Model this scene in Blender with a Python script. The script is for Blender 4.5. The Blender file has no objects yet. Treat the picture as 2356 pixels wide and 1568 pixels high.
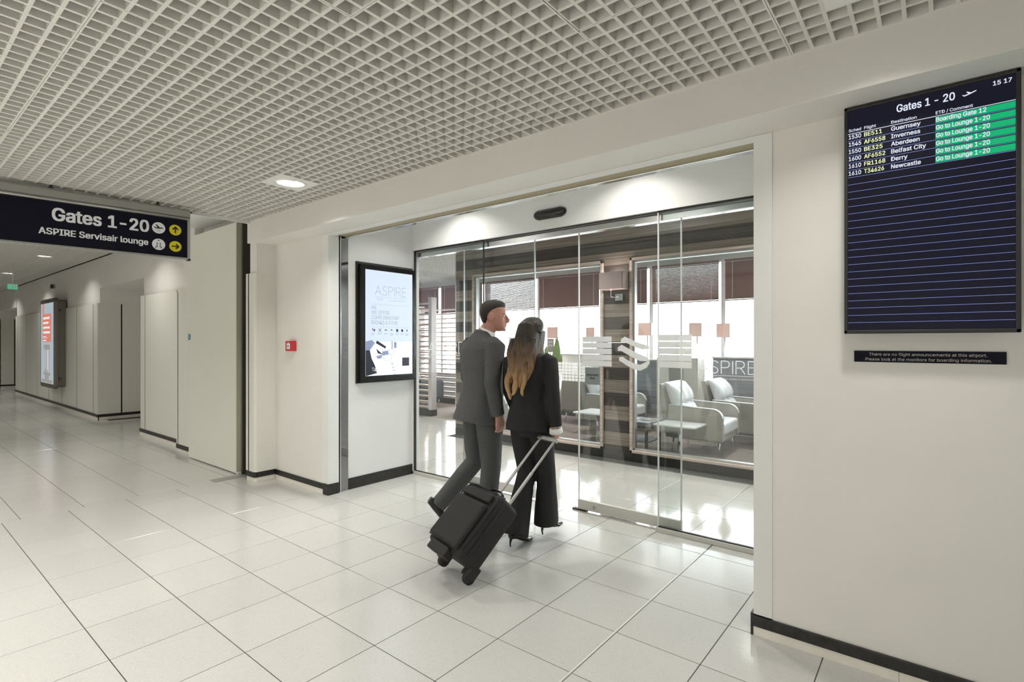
import bpy, bmesh, math, random
from mathutils import Vector, Matrix
random.seed(7)
R = math.radians
scn = bpy.context.scene
COL = scn.collection

# ------------------------------------------------------------------ camera, world, light, exposure
T = 0.40
CAM = Vector((0.0, -2.695, 1.40))
cd = bpy.data.cameras.new('camera'); cam = bpy.data.objects.new('camera', cd); COL.objects.link(cam)
cam.location = CAM
cam.rotation_euler = (R(90), 0, R(38.86))
cd.sensor_width = 36.0; cd.lens = 36.0 * 1212.0 / 2356.0
cd.shift_y = (784 - 786) / 2356.0 * -1.0
cd.clip_start = 0.05; cd.clip_end = 300
scn.camera = cam
scn.view_settings.view_transform = 'Standard'; scn.view_settings.look = 'None'
scn.view_settings.gamma = 1.0; scn.view_settings.use_curve_mapping = False
scn.view_settings.exposure = 0.0
try:
    scn.cycles.use_denoising = True
    scn.cycles.max_bounces = 10; scn.cycles.diffuse_bounces = 5; scn.cycles.glossy_bounces = 4
    scn.cycles.transparent_max_bounces = 32
    scn.cycles.sample_clamp_indirect = 4.0
    scn.cycles.caustics_reflective = False; scn.cycles.caustics_refractive = False
except Exception:
    pass
wd = bpy.data.worlds.new('overcast_sky'); scn.world = wd; wd.use_nodes = True
bg = wd.node_tree.nodes['Background']
bg.inputs[0].default_value = (0.93, 0.96, 1.0, 1); bg.inputs[1].default_value = 14.0
LAMP_W = 14.5           # each corridor downlight
LOUNGE_W = 30.0

def lamp(name, loc, power, size, color=(1, .96, .9), parent=None, spread=125):
    ld = bpy.data.lights.new(name, 'AREA'); ld.shape = 'DISK'; ld.size = size
    ld.energy = power; ld.color = color; ld.spread = R(spread)
    o = bpy.data.objects.new(name, ld); COL.objects.link(o); o.location = loc
    if parent: o.parent = parent
    return o

# ------------------------------------------------------------------ materials
def mat(name, col, rough=.5, metal=0., spec=.5, noise=0., nscale=20., bump=0., bscale=60., emit=None, estr=1., coat=0., alpha=None, stretch=None):
    m = bpy.data.materials.new(name); m.use_nodes = True
    nt = m.node_tree; b = nt.nodes['Principled BSDF']
    b.inputs['Base Color'].default_value = (*col, 1); b.inputs['Roughness'].default_value = rough
    b.inputs['Metallic'].default_value = metal; b.inputs['Specular IOR Level'].default_value = spec
    if coat: b.inputs['Coat Weight'].default_value = coat
    tc = None
    def coord():
        t = nt.nodes.new('ShaderNodeTexCoord'); mp = nt.nodes.new('ShaderNodeMapping')
        nt.links.new(t.outputs['Object'], mp.inputs[0])
        if stretch: mp.inputs['Scale'].default_value = stretch
        return mp
    if noise:
        mp = coord(); n = nt.nodes.new('ShaderNodeTexNoise'); n.inputs['Scale'].default_value = nscale
        n.inputs['Detail'].default_value = 4
        nt.links.new(mp.outputs[0], n.inputs[0])
        r = nt.nodes.new('ShaderNodeValToRGB')
        r.color_ramp.elements[0].position = .3; r.color_ramp.elements[1].position = .7
        r.color_ramp.elements[0].color = (*[max(0, c * (1 - noise)) for c in col], 1)
        r.color_ramp.elements[1].color = (*[min(1, c * (1 + noise)) for c in col], 1)
        nt.links.new(n.outputs[0], r.inputs[0]); nt.links.new(r.outputs[0], b.inputs['Base Color'])
    if bump:
        mp = coord(); n = nt.nodes.new('ShaderNodeTexNoise'); n.inputs['Scale'].default_value = bscale
        nt.links.new(mp.outputs[0], n.inputs[0])
        bp = nt.nodes.new('ShaderNodeBump'); bp.inputs['Strength'].default_value = bump; bp.inputs['Distance'].default_value = .01
        nt.links.new(n.outputs[0], bp.inputs['Height']); nt.links.new(bp.outputs[0], b.inputs['Normal'])
    if emit:
        b.inputs['Emission Color'].default_value = (*emit, 1); b.inputs['Emission Strength'].default_value = estr
    return m

def terrazzo(name, base, rough, chips=.12):
    m = bpy.data.materials.new(name); m.use_nodes = True; nt = m.node_tree; b = nt.nodes['Principled BSDF']
    b.inputs['Roughness'].default_value = rough; b.inputs['Specular IOR Level'].default_value = .6
    g = nt.nodes.new('ShaderNodeNewGeometry')
    v = nt.nodes.new('ShaderNodeTexVoronoi'); v.inputs['Scale'].default_value = 300
    nt.links.new(g.outputs['Position'], v.inputs['Vector'])
    sep = nt.nodes.new('ShaderNodeSeparateColor'); nt.links.new(v.outputs['Color'], sep.inputs[0])
    r = nt.nodes.new('ShaderNodeValToRGB'); r.color_ramp.interpolation = 'LINEAR'
    e = r.color_ramp.elements; e[0].position = 0; e[0].color = (*[c * (1 - chips * 3.2) for c in base], 1)
    e[1].position = .06; e[1].color = (*[c * (1 - chips) for c in base], 1)
    x = r.color_ramp.elements.new(.35); x.color = (*base, 1)
    x = r.color_ramp.elements.new(1.); x.color = (*[min(1, c * (1 + chips * .5)) for c in base], 1)
    nt.links.new(sep.outputs[0], r.inputs[0])
    n = nt.nodes.new('ShaderNodeTexNoise'); n.inputs['Scale'].default_value = 1.1; n.inputs['Detail'].default_value = 5
    nt.links.new(g.outputs['Position'], n.inputs[0])
    oi = nt.nodes.new('ShaderNodeObjectInfo')
    ad = nt.nodes.new('ShaderNodeMath'); ad.operation = 'MULTIPLY_ADD'
    nt.links.new(oi.outputs['Random'], ad.inputs[0]); ad.inputs[1].default_value = .05; ad.inputs[2].default_value = .94
    ad2 = nt.nodes.new('ShaderNodeMath'); ad2.operation = 'MULTIPLY_ADD'
    nt.links.new(n.outputs[0], ad2.inputs[0]); ad2.inputs[1].default_value = .06; nt.links.new(ad.outputs[0], ad2.inputs[2])
    mx = nt.nodes.new('ShaderNodeVectorMath'); mx.operation = 'SCALE'
    nt.links.new(r.outputs[0], mx.inputs[0]); nt.links.new(ad2.outputs[0], mx.inputs['Scale'])
    nt.links.new(mx.outputs[0], b.inputs['Base Color'])
    rr = nt.nodes.new('ShaderNodeMath'); rr.operation = 'MULTIPLY_ADD'
    nt.links.new(n.outputs[0], rr.inputs[0]); rr.inputs[1].default_value = .10; rr.inputs[2].default_value = rough - .05
    nt.links.new(rr.outputs[0], b.inputs['Roughness'])
    return m

def wood(name, c1, c2, rough=.45, axis=2, sc=90):
    m = bpy.data.materials.new(name); m.use_nodes = True; nt = m.node_tree; b = nt.nodes['Principled BSDF']
    b.inputs['Roughness'].default_value = rough
    g = nt.nodes.new('ShaderNodeNewGeometry'); mp = nt.nodes.new('ShaderNodeMapping')
    s = [1.2, 1.2, 1.2]; s[axis] = sc; mp.inputs['Scale'].default_value = s
    nt.links.new(g.outputs['Position'], mp.inputs[0])
    n = nt.nodes.new('ShaderNodeTexNoise'); n.inputs['Scale'].default_value = 1.; n.inputs['Detail'].default_value = 6
    nt.links.new(mp.outputs[0], n.inputs[0])
    r = nt.nodes.new('ShaderNodeValToRGB'); r.color_ramp.elements[0].position = .38; r.color_ramp.elements[1].position = .62
    r.color_ramp.elements[0].color = (*c1, 1); r.color_ramp.elements[1].color = (*c2, 1)
    nt.links.new(n.outputs[0], r.inputs[0]); nt.links.new(r.outputs[0], b.inputs['Base Color'])
    return m

def glass(name, tint=(.94, .97, .96), rough=0.0, refl=1.0):
    m = bpy.data.materials.new(name); m.use_nodes = True; nt = m.node_tree
    for n in list(nt.nodes): nt.nodes.remove(n)
    o = nt.nodes.new('ShaderNodeOutputMaterial'); t = nt.nodes.new('ShaderNodeBsdfTransparent'); g = nt.nodes.new('ShaderNodeBsdfGlossy')
    t.inputs[0].default_value = (*tint, 1); g.inputs['Roughness'].default_value = rough
    f = nt.nodes.new('ShaderNodeFresnel'); gg = nt.nodes.new('ShaderNodeNewGeometry')
    q = nt.nodes.new('ShaderNodeMath'); q.operation = 'MULTIPLY_ADD'; q.inputs[1].default_value = 1 / 1.5 - 1.5; q.inputs[2].default_value = 1.5
    nt.links.new(gg.outputs['Backfacing'], q.inputs[0]); nt.links.new(q.outputs[0], f.inputs[0])
    k = nt.nodes.new('ShaderNodeMath'); k.operation = 'MULTIPLY'; k.inputs[1].default_value = refl
    mx = nt.nodes.new('ShaderNodeMixShader')
    nt.links.new(f.outputs[0], k.inputs[0]); nt.links.new(k.outputs[0], mx.inputs[0])
    nt.links.new(t.outputs[0], mx.inputs[1]); nt.links.new(g.outputs[0], mx.inputs[2]); nt.links.new(mx.outputs[0], o.inputs[0])
    return m

def vinyl(name):
    m = bpy.data.materials.new(name); m.use_nodes = True; nt = m.node_tree
    for n in list(nt.nodes): nt.nodes.remove(n)
    o = nt.nodes.new('ShaderNodeOutputMaterial'); a = nt.nodes.new('ShaderNodeBsdfDiffuse'); b = nt.nodes.new('ShaderNodeBsdfTranslucent')
    for q in (a, b): q.inputs[0].default_value = (.95, .95, .95, 1)
    mx = nt.nodes.new('ShaderNodeMixShader'); mx.inputs[0].default_value = .5
    nt.links.new(a.outputs[0], mx.inputs[1]); nt.links.new(b.outputs[0], mx.inputs[2]); nt.links.new(mx.outputs[0], o.inputs[0])
    return m

def emis(name, col, s=1., spec=.5):
    m = bpy.data.materials.new(name); m.use_nodes = True; nt = m.node_tree
    b = nt.nodes['Principled BSDF']; b.inputs['Base Color'].default_value = (.004, .004, .004, 1); b.inputs['Roughness'].default_value = .3; b.inputs['Specular IOR Level'].default_value = spec
    b.inputs['Emission Color'].default_value = (*col, 1); b.inputs['Emission Strength'].default_value = s
    return m

M = dict(
    wall=mat('wall_paint', (.80, .785, .75), .6, noise=.02, nscale=3, bump=.03, bscale=300),
    wallw=mat('portal_paint', (.80, .81, .80), .55, noise=.015, nscale=3),
    clad=mat('cladding_panel', (.78, .775, .72), .32, spec=.4),
    joint=mat('black_joint', (.02, .02, .02), .5),
    grout=mat('tile_joint', (.05, .05, .05), .8),
    tile=terrazzo('white_terrazzo', (.56, .56, .535), .16, .06),
    greytile=terrazzo('polished_grey_tile', (.47, .455, .43), .09, .03),
    skirtb=mat('black_skirting', (.018, .017, .016), .38, noise=.5, nscale=40),
    skirtw=mat('white_skirting_tile', (.80, .77, .70), .25, noise=.03, nscale=15),
    grid=mat('ceiling_grid_enamel', (.74, .73, .69), .5),
    plenum=mat('plenum_dark', (.05, .042, .04), .9, noise=.6, nscale=4),
    white=mat('white_enamel', (.82, .82, .81), .35),
    beige=mat('beige_track', (.42, .37, .25), .6),
    chrome=mat('brushed_chrome', (.75, .75, .75), .16, 1.),
    alu=mat('satin_aluminium', (.50, .50, .49), .35, .9),
    signalu=mat('sign_beam_aluminium', (.40, .395, .37), .5, .4),
    steel=mat('dark_steel', (.08, .08, .08), .35, .8),
    doorleaf=mat('fire_door_laminate', (.77, .77, .70), .38, noise=.012, nscale=2),
    dooredge=mat('fire_door_edge', (.50, .50, .38), .5),
    pocket=mat('door_pocket_dark', (.06, .055, .04), .7),
    blackgloss=mat('black_gloss', (.012, .012, .013), .12),
    blackmat=mat('black_plastic', (.02, .02, .02), .45),
    navy=mat('navy_sign_face', (.006, .0065, .016), .5, spec=.15),
    signwhite=mat('sign_white_vinyl', (.90, .91, .95), .5),
    yellow=mat('sign_yellow_vinyl', (.75, .66, .02), .5),
    red=mat('red_call_point', (.55, .03, .04), .4),
    blue=mat('blue_disc', (.03, .16, .36), .4),
    glass=glass('clear_glass', (.97, .985, .98)), dglass=glass('door_glass', (.955, .975, .97), 0, 1.0),
    smoke=glass('smoked_glass', (.10, .10, .10), 0, 1.6),
    decal=vinyl('white_glass_vinyl'),
    mirror=mat('mirror_strip', (.30, .30, .31), .04, 1.),
    sillw=mat('door_sill', (.62, .61, .57), .4),
    dwood=wood('dark_walnut_laminate', (.030, .024, .020), (.052, .042, .036)),
    lwood=wood('light_oak_laminate', (.13, .108, .09), (.24, .20, .165)),
    frame=wood('pale_pink_wood', (.44, .36, .31), (.58, .49, .43), axis=2, sc=60),
    postw=mat('pale_grey_post', (.52, .48, .47), .45),
    slat=mat('slat_laminate', (.50, .46, .44), .4),
    slatedge=mat('slat_rose_edge', (.34, .24, .20), .5),
    blind=mat('brown_blind_slat', (.17, .085, .075), .5, noise=.15, nscale=8, stretch=(1, 1, 30)),
    cord=mat('blind_cord', (.8, .8, .82), .6),
    winframe=mat('white_window_frame', (.85, .86, .87), .4),
    carpet=mat('brown_fleck_carpet', (.20, .165, .15), .95, noise=.55, nscale=120, bump=.4, bscale=400),
    greypanel=wood('grey_linear_laminate', (.16, .17, .20), (.25, .26, .30), axis=2, sc=160),
    creampanel=mat('cream_panel', (.68, .66, .62), .4),
    leatherw=mat('pale_leather', (.72, .74, .78), .38, bump=.15, bscale=30),
    shell=mat('taupe_leather', (.36, .335, .30), .4, bump=.1, bscale=40),
    leatherb=mat('black_leather', (.035, .037, .045), .3, bump=.2, bscale=25),
    tabletop=mat('white_table_top', (.85, .86, .88), .2),
    shade=mat('rose_lamp_shade', (.62, .40, .36), .7),
    sshade=mat('taupe_sconce_shade', (.42, .33, .32), .7),
    leaf=mat('green_leaf', (.30, .45, .14), .45, noise=.35, nscale=30, stretch=(6, 6, .5)),
    planter=mat('brushed_planter', (.60, .57, .53), .28, .7),
    taupe=mat('taupe_sign', (.30, .25, .22), .6),
    greyplate=mat('grey_green_vinyl', (.33, .38, .38), .55),
    lightbox=mat('lightbox_frame', (.20, .19, .17), .35, .6),
    post=emis('poster_sky', (.47, .56, .62), .8), postred=emis('poster_red', (.74, .24, .17), .85),
    postwhite=emis('poster_white', (.85, .85, .85), .9), postgrey=emis('poster_stone', (.36, .36, .33), .8),
    lamp_on=emis('lamp_glow', (1, .98, .95), 5.),
    reflector=mat('lamp_reflector', (.9, .9, .9), .25, .3),
    exitg=emis('exit_green', (.10, .5, .28), .8),
    scr=emis('screen_navy', (.008, .008, .018), 1., .12), scrw=emis('screen_white', (.80, .84, 1.), .95),
    scry=emis('screen_yellow', (.86, .93, .50), .95), scrg=emis('screen_green', (.0, .44, .17), 1.),
    scrl=emis('screen_rule', (.26, .32, .78), .9),
    lcd=emis('lcd_pale_blue', (.72, .82, .95), 1.), lcdg=emis('lcd_grey', (.40, .50, .60), .9), lcdp=emis('lcd_violet', (.20, .06, .36), .9),
    lcdd=emis('lcd_dark', (.012, .014, .03), .9), lcdm=emis('lcd_mid', (.30, .36, .55), .9), lcdw=emis('lcd_white', (.93, .96, 1.), 1.05),
    skin=mat('skin', (.52, .27, .21), .5, noise=.08, nscale=30), lips=mat('lips', (.40, .15, .13), .5),
    hairm=mat('dark_brown_hair', (.035, .025, .02), .5, bump=.8, bscale=120, stretch=(3, 3, .4)),
    suitg=mat('grey_wool_suit', (.078, .080, .084), .85, noise=.10, nscale=60, bump=.25, bscale=9),
    suitb=mat('black_wool_suit', (.010, .010, .011), .8, bump=.2, bscale=9),
    shirt=mat('white_shirt', (.80, .80, .80), .7), shoe=mat('black_shoe_leather', (.012, .012, .013), .25),
    case=mat('black_case_fabric', (.013, .0125, .0125), .7, noise=.2, nscale=90, bump=.3, bscale=300),
    rubber=mat('black_rubber', (.012, .012, .012), .6), ground=mat('apron_ground', (.5, .5, .5), .9),
)
# woman's hair: brown roots to blond ends
def hair_ombre():
    m = bpy.data.materials.new('ombre_hair'); m.use_nodes = True; nt = m.node_tree; b = nt.nodes['Principled BSDF']
    b.inputs['Roughness'].default_value = .38
    t = nt.nodes.new('ShaderNodeTexCoord'); s = nt.nodes.new('ShaderNodeSeparateXYZ'); nt.links.new(t.outputs['Object'], s.inputs[0])
    n = nt.nodes.new('ShaderNodeTexNoise'); mp = nt.nodes.new('ShaderNodeMapping'); mp.inputs['Scale'].default_value = (60, 60, 3)
    nt.links.new(t.outputs['Object'], mp.inputs[0]); nt.links.new(mp.outputs[0], n.inputs[0]); n.inputs['Scale'].default_value = 1.
    ma = nt.nodes.new('ShaderNodeMath'); ma.operation = 'MULTIPLY_ADD'; ma.inputs[1].default_value = .22
    nt.links.new(n.outputs[0], ma.inputs[0]); nt.links.new(s.outputs['Z'], ma.inputs[2])
    mr = nt.nodes.new('ShaderNodeMapRange'); mr.inputs[1].default_value = 1.20; mr.inputs[2].default_value = 1.52
    nt.links.new(ma.outputs[0], mr.inputs[0])
    r = nt.nodes.new('ShaderNodeValToRGB'); e = r.color_ramp.elements
    e[0].position = 0; e[0].color = (.46, .28, .13, 1); e[1].position = 1; e[1].color = (.035, .025, .018, 1)
    x = e.new(.45); x.color = (.20, .11, .055, 1)
    nt.links.new(mr.outputs[0], r.inputs[0]); nt.links.new(r.outputs[0], b.inputs['Base Color'])
    n2 = nt.nodes.new('ShaderNodeTexNoise'); mp2 = nt.nodes.new('ShaderNodeMapping'); mp2.inputs['Scale'].default_value = (110, 110, 4)
    nt.links.new(t.outputs['Object'], mp2.inputs[0]); nt.links.new(mp2.outputs[0], n2.inputs[0]); n2.inputs['Scale'].default_value = 1.
    bp = nt.nodes.new('ShaderNodeBump'); bp.inputs['Strength'].default_value = .9; bp.inputs['Distance'].default_value = .01
    nt.links.new(n2.outputs[0], bp.inputs['Height']); nt.links.new(bp.outputs[0], b.inputs['Normal'])
    return m
M['hairw'] = hair_ombre()

# ------------------------------------------------------------------ mesh helpers
class MB:
    def __init__(s): s.v = []; s.f = []; s.sm = []
    def add(s, vs, fs, smooth=False):
        o = len(s.v); s.v += [tuple(v) for v in vs]
        s.f += [tuple(i + o for i in f) for f in fs]; s.sm += [smooth] * len(fs); return s
    def box(s, x0, x1, y0, y1, z0, z1):
        if x0 > x1: x0, x1 = x1, x0
        if y0 > y1: y0, y1 = y1, y0
        if z0 > z1: z0, z1 = z1, z0
        return s.add([(x0, y0, z0), (x1, y0, z0), (x1, y1, z0), (x0, y1, z0), (x0, y0, z1), (x1, y0, z1), (x1, y1, z1), (x0, y1, z1)],
              [(0, 3, 2, 1), (4, 5, 6, 7), (0, 1, 5, 4), (1, 2, 6, 5), (2, 3, 7, 6), (3, 0, 4, 7)])
    def prism(s, pts, axis, a, b):
        # polygon pts (2D) extruded along axis from a to b
        n = len(pts)
        def mk(p, t):
            return {0: (t, p[0], p[1]), 1: (p[0], t, p[1]), 2: (p[0], p[1], t)}[axis]
        vs = [mk(p, a) for p in pts] + [mk(p, b) for p in pts]
        fs = [tuple(range(n - 1, -1, -1)), tuple(range(n, 2 * n))] + [(i, (i + 1) % n, n + (i + 1) % n, n + i) for i in range(n)]
        return s.add(vs, fs)
    def cyl(s, p0, p1, r0, r1=None, n=16, smooth=True):
        return s.tube([p0, p1], [r0, r0 if r1 is None else r1], n=n, smooth=smooth)
    def tube(s, pts, rad, n=12, ref=(1, 0, 0), cap=True, smooth=True, power=2.0):
        pts = [Vector(p) for p in pts]; rings = []
        ref = Vector(ref)
        for i, p in enumerate(pts):
            a = pts[max(0, i - 1)]; b = pts[min(len(pts) - 1, i + 1)]
            t = (b - a)
            t = t.normalized() if t.length > 1e-9 else Vector((0, 0, 1))
            u = ref - t * ref.dot(t)
            if u.length < 1e-3: u = Vector((0, 1, 0)) - t * t.y
            if u.length < 1e-3: u = Vector((0, 0, 1)) - t * t.z
            u.normalize(); w = t.cross(u)
            r = rad[i]; ra, rb = (r if isinstance(r, (tuple, list)) else (r, r))
            ring = []
            for k in range(n):
                an = 2 * math.pi * k / n; c, sn = math.cos(an), math.sin(an)
                c = math.copysign(abs(c) ** (2 / power), c); sn = math.copysign(abs(sn) ** (2 / power), sn)
                ring.append(p + u * (ra * c) + w * (rb * sn))
            rings.append(ring)
        vs = [v for r in rings for v in r]; fs = []
        m = len(rings)
        for i in range(m - 1):
            for k in range(n):
                fs.append((i * n + k, i * n + (k + 1) % n, (i + 1) * n + (k + 1) % n, (i + 1) * n + k))
        if cap:
            fs.append(tuple(range(n - 1, -1, -1))); fs.append(tuple((m - 1) * n + k for k in range(n)))
        return s.add(vs, fs, smooth)
    def slices(s, sl, n=28, power=2.2):
        # horizontal rings: (z, y_front, y_back, half width)
        vs = []; fs = []
        for z, f, b, w in sl:
            for k in range(n):
                an = 2 * math.pi * k / n; c, sn = math.cos(an), math.sin(an)
                c = math.copysign(abs(c) ** (2 / power), c); sn = math.copysign(abs(sn) ** (2 / power), sn)
                vs.append((w * c, (f + b) / 2 + (f - b) / 2 * sn, z))
        m = len(sl)
        for i in range(m - 1):
            for k in range(n): fs.append((i * n + k, i * n + (k + 1) % n, (i + 1) * n + (k + 1) % n, (i + 1) * n + k))
        fs.append(tuple(range(n - 1, -1, -1))); fs.append(tuple((m - 1) * n + k for k in range(n)))
        return s.add(vs, fs, True)
    def ell(s, c, r, n=16, m=10, rot=None):
        vs = []; fs = []
        for i in range(m + 1):
            th = math.pi * i / m
            for k in range(n):
                ph = 2 * math.pi * k / n
                v = Vector((r[0] * math.sin(th) * math.cos(ph), r[1] * math.sin(th) * math.sin(ph), r[2] * math.cos(th)))
                if rot: v = rot @ v
                vs.append(Vector(c) + v)
        for i in range(m):
            for k in range(n):
                fs.append((i * n + k, (i + 1) * n + k, (i + 1) * n + (k + 1) % n, i * n + (k + 1) % n))
        return s.add(vs, fs, True)
    def lathe(s, prof, c=(0, 0, 0), n=24, smooth=True, closed=False):
        vs = []; fs = []; m = len(prof)
        for r, z in prof:
            for k in range(n):
                a = 2 * math.pi * k / n; vs.append((c[0] + r * math.cos(a), c[1] + r * math.sin(a), c[2] + z))
        for i in range(m - 1 + (1 if closed else 0)):
            j = (i + 1) % m
            for k in range(n): fs.append((i * n + k, i * n + (k + 1) % n, j * n + (k + 1) % n, j * n + k))
        return s.add(vs, fs, smooth)
    def mesh(s, name, m):
        me = bpy.data.meshes.new(name); me.from_pydata(s.v, [], s.f); me.update()
        for p, q in zip(me.polygons, s.sm): p.use_smooth = q
        if m: me.materials.append(m)
        return me

def link(name, me, parent=None, loc=(0, 0, 0), rz=0.):
    o = bpy.data.objects.new(name, me); COL.objects.link(o); o.location = loc; o.rotation_euler = (0, 0, rz)
    if parent: o.parent = parent
    return o
def bev(o, w, seg=2):
    b = o.modifiers.new('bevel', 'BEVEL'); b.width = w; b.segments = seg; b.limit_method = 'ANGLE'; b.angle_limit = R(40)
    b.harden_normals = False
    return o
def obj(name, mb, m, parent=None, loc=(0, 0, 0), rz=0., bevel=0., seg=2):
    me = mb.mesh(name, m); o = link(name, me, parent, loc, rz)
    if bevel: bev(o, bevel, seg)
    return o
def thing(name, label, cat, loc=(0, 0, 0), rz=0., group=None):
    o = bpy.data.objects.new(name, None); COL.objects.link(o); o.location = loc; o.rotation_euler = (0, 0, rz); o.empty_display_size = .1
    o['label'] = label; o['category'] = cat
    if group: o['group'] = group
    return o
def tag(o, label, cat, group=None, kind=None):
    o['label'] = label; o['category'] = cat
    if group: o['group'] = group
    if kind: o['kind'] = kind
    return o
def struct(name, mb, m, bevel=0.):
    o = obj(name, mb, m, bevel=bevel); o['kind'] = 'structure'; return o
def root_struct(name):
    o = bpy.data.objects.new(name, None); COL.objects.link(o); o['kind'] = 'structure'; return o
def copy_tree(o, parent=None):
    c = o.copy(); COL.objects.link(c)
    if parent: c.parent = parent
    for ch in list(o.children): copy_tree(ch, c)
    return c
def clean_fix(mb, name, m):      # recalc normals
    me = mb.mesh(name, m); bm = bmesh.new(); bm.from_mesh(me); bmesh.ops.recalc_face_normals(bm, faces=bm.faces); bm.to_mesh(me); bm.free(); return me

# flat lettering: list of (text, x, z, cap_height, width or None, align, bold) -> one mesh in the XZ plane facing -Y
import os
FONT = None
try:
    FONT = bpy.data.fonts.load(os.path.join(bpy.utils.system_resource('DATAFILES'), 'fonts', 'Inter.woff2'))
except Exception:
    FONT = None
def text_pts(body, bold=0.):
    cu = bpy.data.curves.new('lettering', 'FONT'); cu.body = body; cu.size = 1.0; cu.resolution_u = 3
    if FONT: cu.font = FONT
    o = bpy.data.objects.new('lettering', cu); COL.objects.link(o)
    dg = bpy.context.evaluated_depsgraph_get(); dg.update()
    me = bpy.data.meshes.new_from_object(o.evaluated_get(dg))
    vs = [v.co.copy() for v in me.vertices]; fs = [tuple(p.vertices) for p in me.polygons]
    bpy.data.objects.remove(o); bpy.data.curves.remove(cu); bpy.data.meshes.remove(me)
    return vs, fs
CAPH = None
def lettering(items, plane='xz'):
    global CAPH
    if CAPH is None:
        v, _ = text_pts('H'); CAPH = max(p.y for p in v)
    mb = MB()
    for it in items:
        body, x, z, h, w, al = it[:6]; bold = it[6] if len(it) > 6 else 0.
        vs, fs = text_pts(body, bold)
        if not vs: continue
        x0 = min(p.x for p in vs); x1 = max(p.x for p in vs)
        sy = h / CAPH; sx = (w / (x1 - x0)) if w else sy
        W = (x1 - x0) * sx
        cps = [(0, 0)] if bold <= 0.003 else [(-bold * .6, -bold * .3), (bold * .6, -bold * .3), (-bold * .6, bold * .3), (bold * .6, bold * .3), (0, 0)]
        ox = {'l': 0, 'c': -W / 2, 'r': -W}[al]
        for ci, (dx, dy) in enumerate(cps):
            dep = -.00016 * ci
            out = [(x + ox + (p.x - x0 + dx) * sx, z + (p.y + dy) * sy) for p in vs]
            if plane == 'xz': out = [(a, dep, b) for a, b in out]
            else: out = [(-dep, a, b) for a, b in out]
            mb.add(out, fs)
    return mb

GL = {'A': ([[(0, 0), (.5, 1), (1, 0)], [(.17, .34), (.83, .34)]], .92), 'P': ([[(0, 0), (0, 1), (.45, 1), (.68, .93), (.76, .74), (.68, .55), (.45, .47), (0, .47)]], .76),
      'I': ([[(0, 0), (0, 1)]], .0), 'R': ([[(0, 0), (0, 1), (.45, 1), (.68, .93), (.76, .74), (.68, .55), (.45, .47), (0, .47)], [(.42, .47), (.80, 0)]], .80),
      'E': ([[(.68, 1), (0, 1), (0, 0), (.70, 0)], [(0, .51), (.62, .51)]], .70),
      'S': ([[(.70, .86), (.58, .97), (.38, 1.0), (.17, .95), (.07, .78), (.14, .62), (.38, .52), (.62, .43), (.74, .26), (.66, .08), (.42, 0), (.20, .02), (.02, .16)]], .74)}
def thin_word(name, word, x, z, h, w, t, m, parent, loc, plane='xz'):
    gap = .30; tot = sum(GL[c][1] for c in word) + gap * (len(word) - 1); sc = w / tot; cx = x
    for c in word:
        mb = MB()
        for li, ln in enumerate(GL[c][0]):
            P_ = [(cx + a * sc, z + b * h) for a, b in ln]
            for i in range(len(P_) - 1):
                (ax, az_), (bx_, bz_) = P_[i], P_[i + 1]; L = math.hypot(bx_ - ax, bz_ - az_); ux, uz = (bx_ - ax) / L, (bz_ - az_) / L
                e = t * .35; q = [(ax - ux * e - uz * t / 2, az_ - uz * e + ux * t / 2), (ax - ux * e + uz * t / 2, az_ - uz * e - ux * t / 2), (bx_ + ux * e + uz * t / 2, bz_ + uz * e - ux * t / 2), (bx_ + ux * e - uz * t / 2, bz_ + uz * e + ux * t / 2)]
                d = .00012 * ((i + li) % 3)
                mb.add([(a, -d, b) if plane == 'xz' else (d, a, b) for a, b in q], [(0, 1, 2, 3)])
        obj(name, mb, m, parent, loc); cx += (GL[c][1] + gap) * sc

def letters(name, items, m, parent, loc=(0, 0, 0), plane='xz'):
    for it in items: obj(name, lettering([it], plane), m, parent, loc)

# ------------------------------------------------------------------ FLOOR
PX = T * 1.018; X0 = -2.8356
floor = struct('floor', MB().box(-27, 4.0, -5.4, 6.7, -.06, -.0018), M['grout'])
def tile_mesh(w, d, m, name='floor_tile', g=.0019, h=.0022):
    c = .0012
    x0, x1, y0, y1 = -w / 2 + g, w / 2 - g, -d / 2 + g, d / 2 - g
    vs = [(x0, y0, -h), (x1, y0, -h), (x1, y1, -h), (x0, y1, -h), (x0, y0, -c), (x1, y0, -c), (x1, y1, -c), (x0, y1, -c),
          (x0 + c, y0 + c, 0), (x1 - c, y0 + c, 0), (x1 - c, y1 - c, 0), (x0 + c, y1 - c, 0)]
    fs = [(0, 3, 2, 1), (8, 9, 10, 11)]
    for a in (0, 4):
        for i in range(4): fs.append((a + i, a + (i + 1) % 4, a + 4 + (i + 1) % 4, a + 4 + i))
    return MB().add(vs, fs).mesh(name, m)
tmesh = {}
def tile_at(xa, xb, ya, yb, m='tile'):
    k = (round(xb - xa, 4), round(yb - ya, 4), m)
    if k not in tmesh: tmesh[k] = tile_mesh(xb - xa, yb - ya, M[m])
    link('floor_tile', tmesh[k], floor, ((xa + xb) / 2, (ya + yb) / 2, 0))
tiles = []
def inwall(xa, xb, ya, yb):
    return ya >= -.01 and (xb <= -4.30 or xa >= -.70) and yb < 1.1
for k in range(-7, 12):                       # near corridor and the portal
    xa = max(X0 + k * PX, -5.625); xb = X0 + (k + 1) * PX
    if xb - xa < .02: continue
    if k == 4: xa += .004
    for n in range(-14, 3):
        ya, yb = n * T, (n + 1) * T
        if n == 2: yb = 1.03
        if n >= 0: 
            if xb <= -4.33 or xa >= -.69: continue
        tiles.append((xa, xb, ya, yb))
far = []
xe = -5.625
edges = [xe, -5.746] + [-5.746 - PX * i for i in range(1, 50)]
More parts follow.
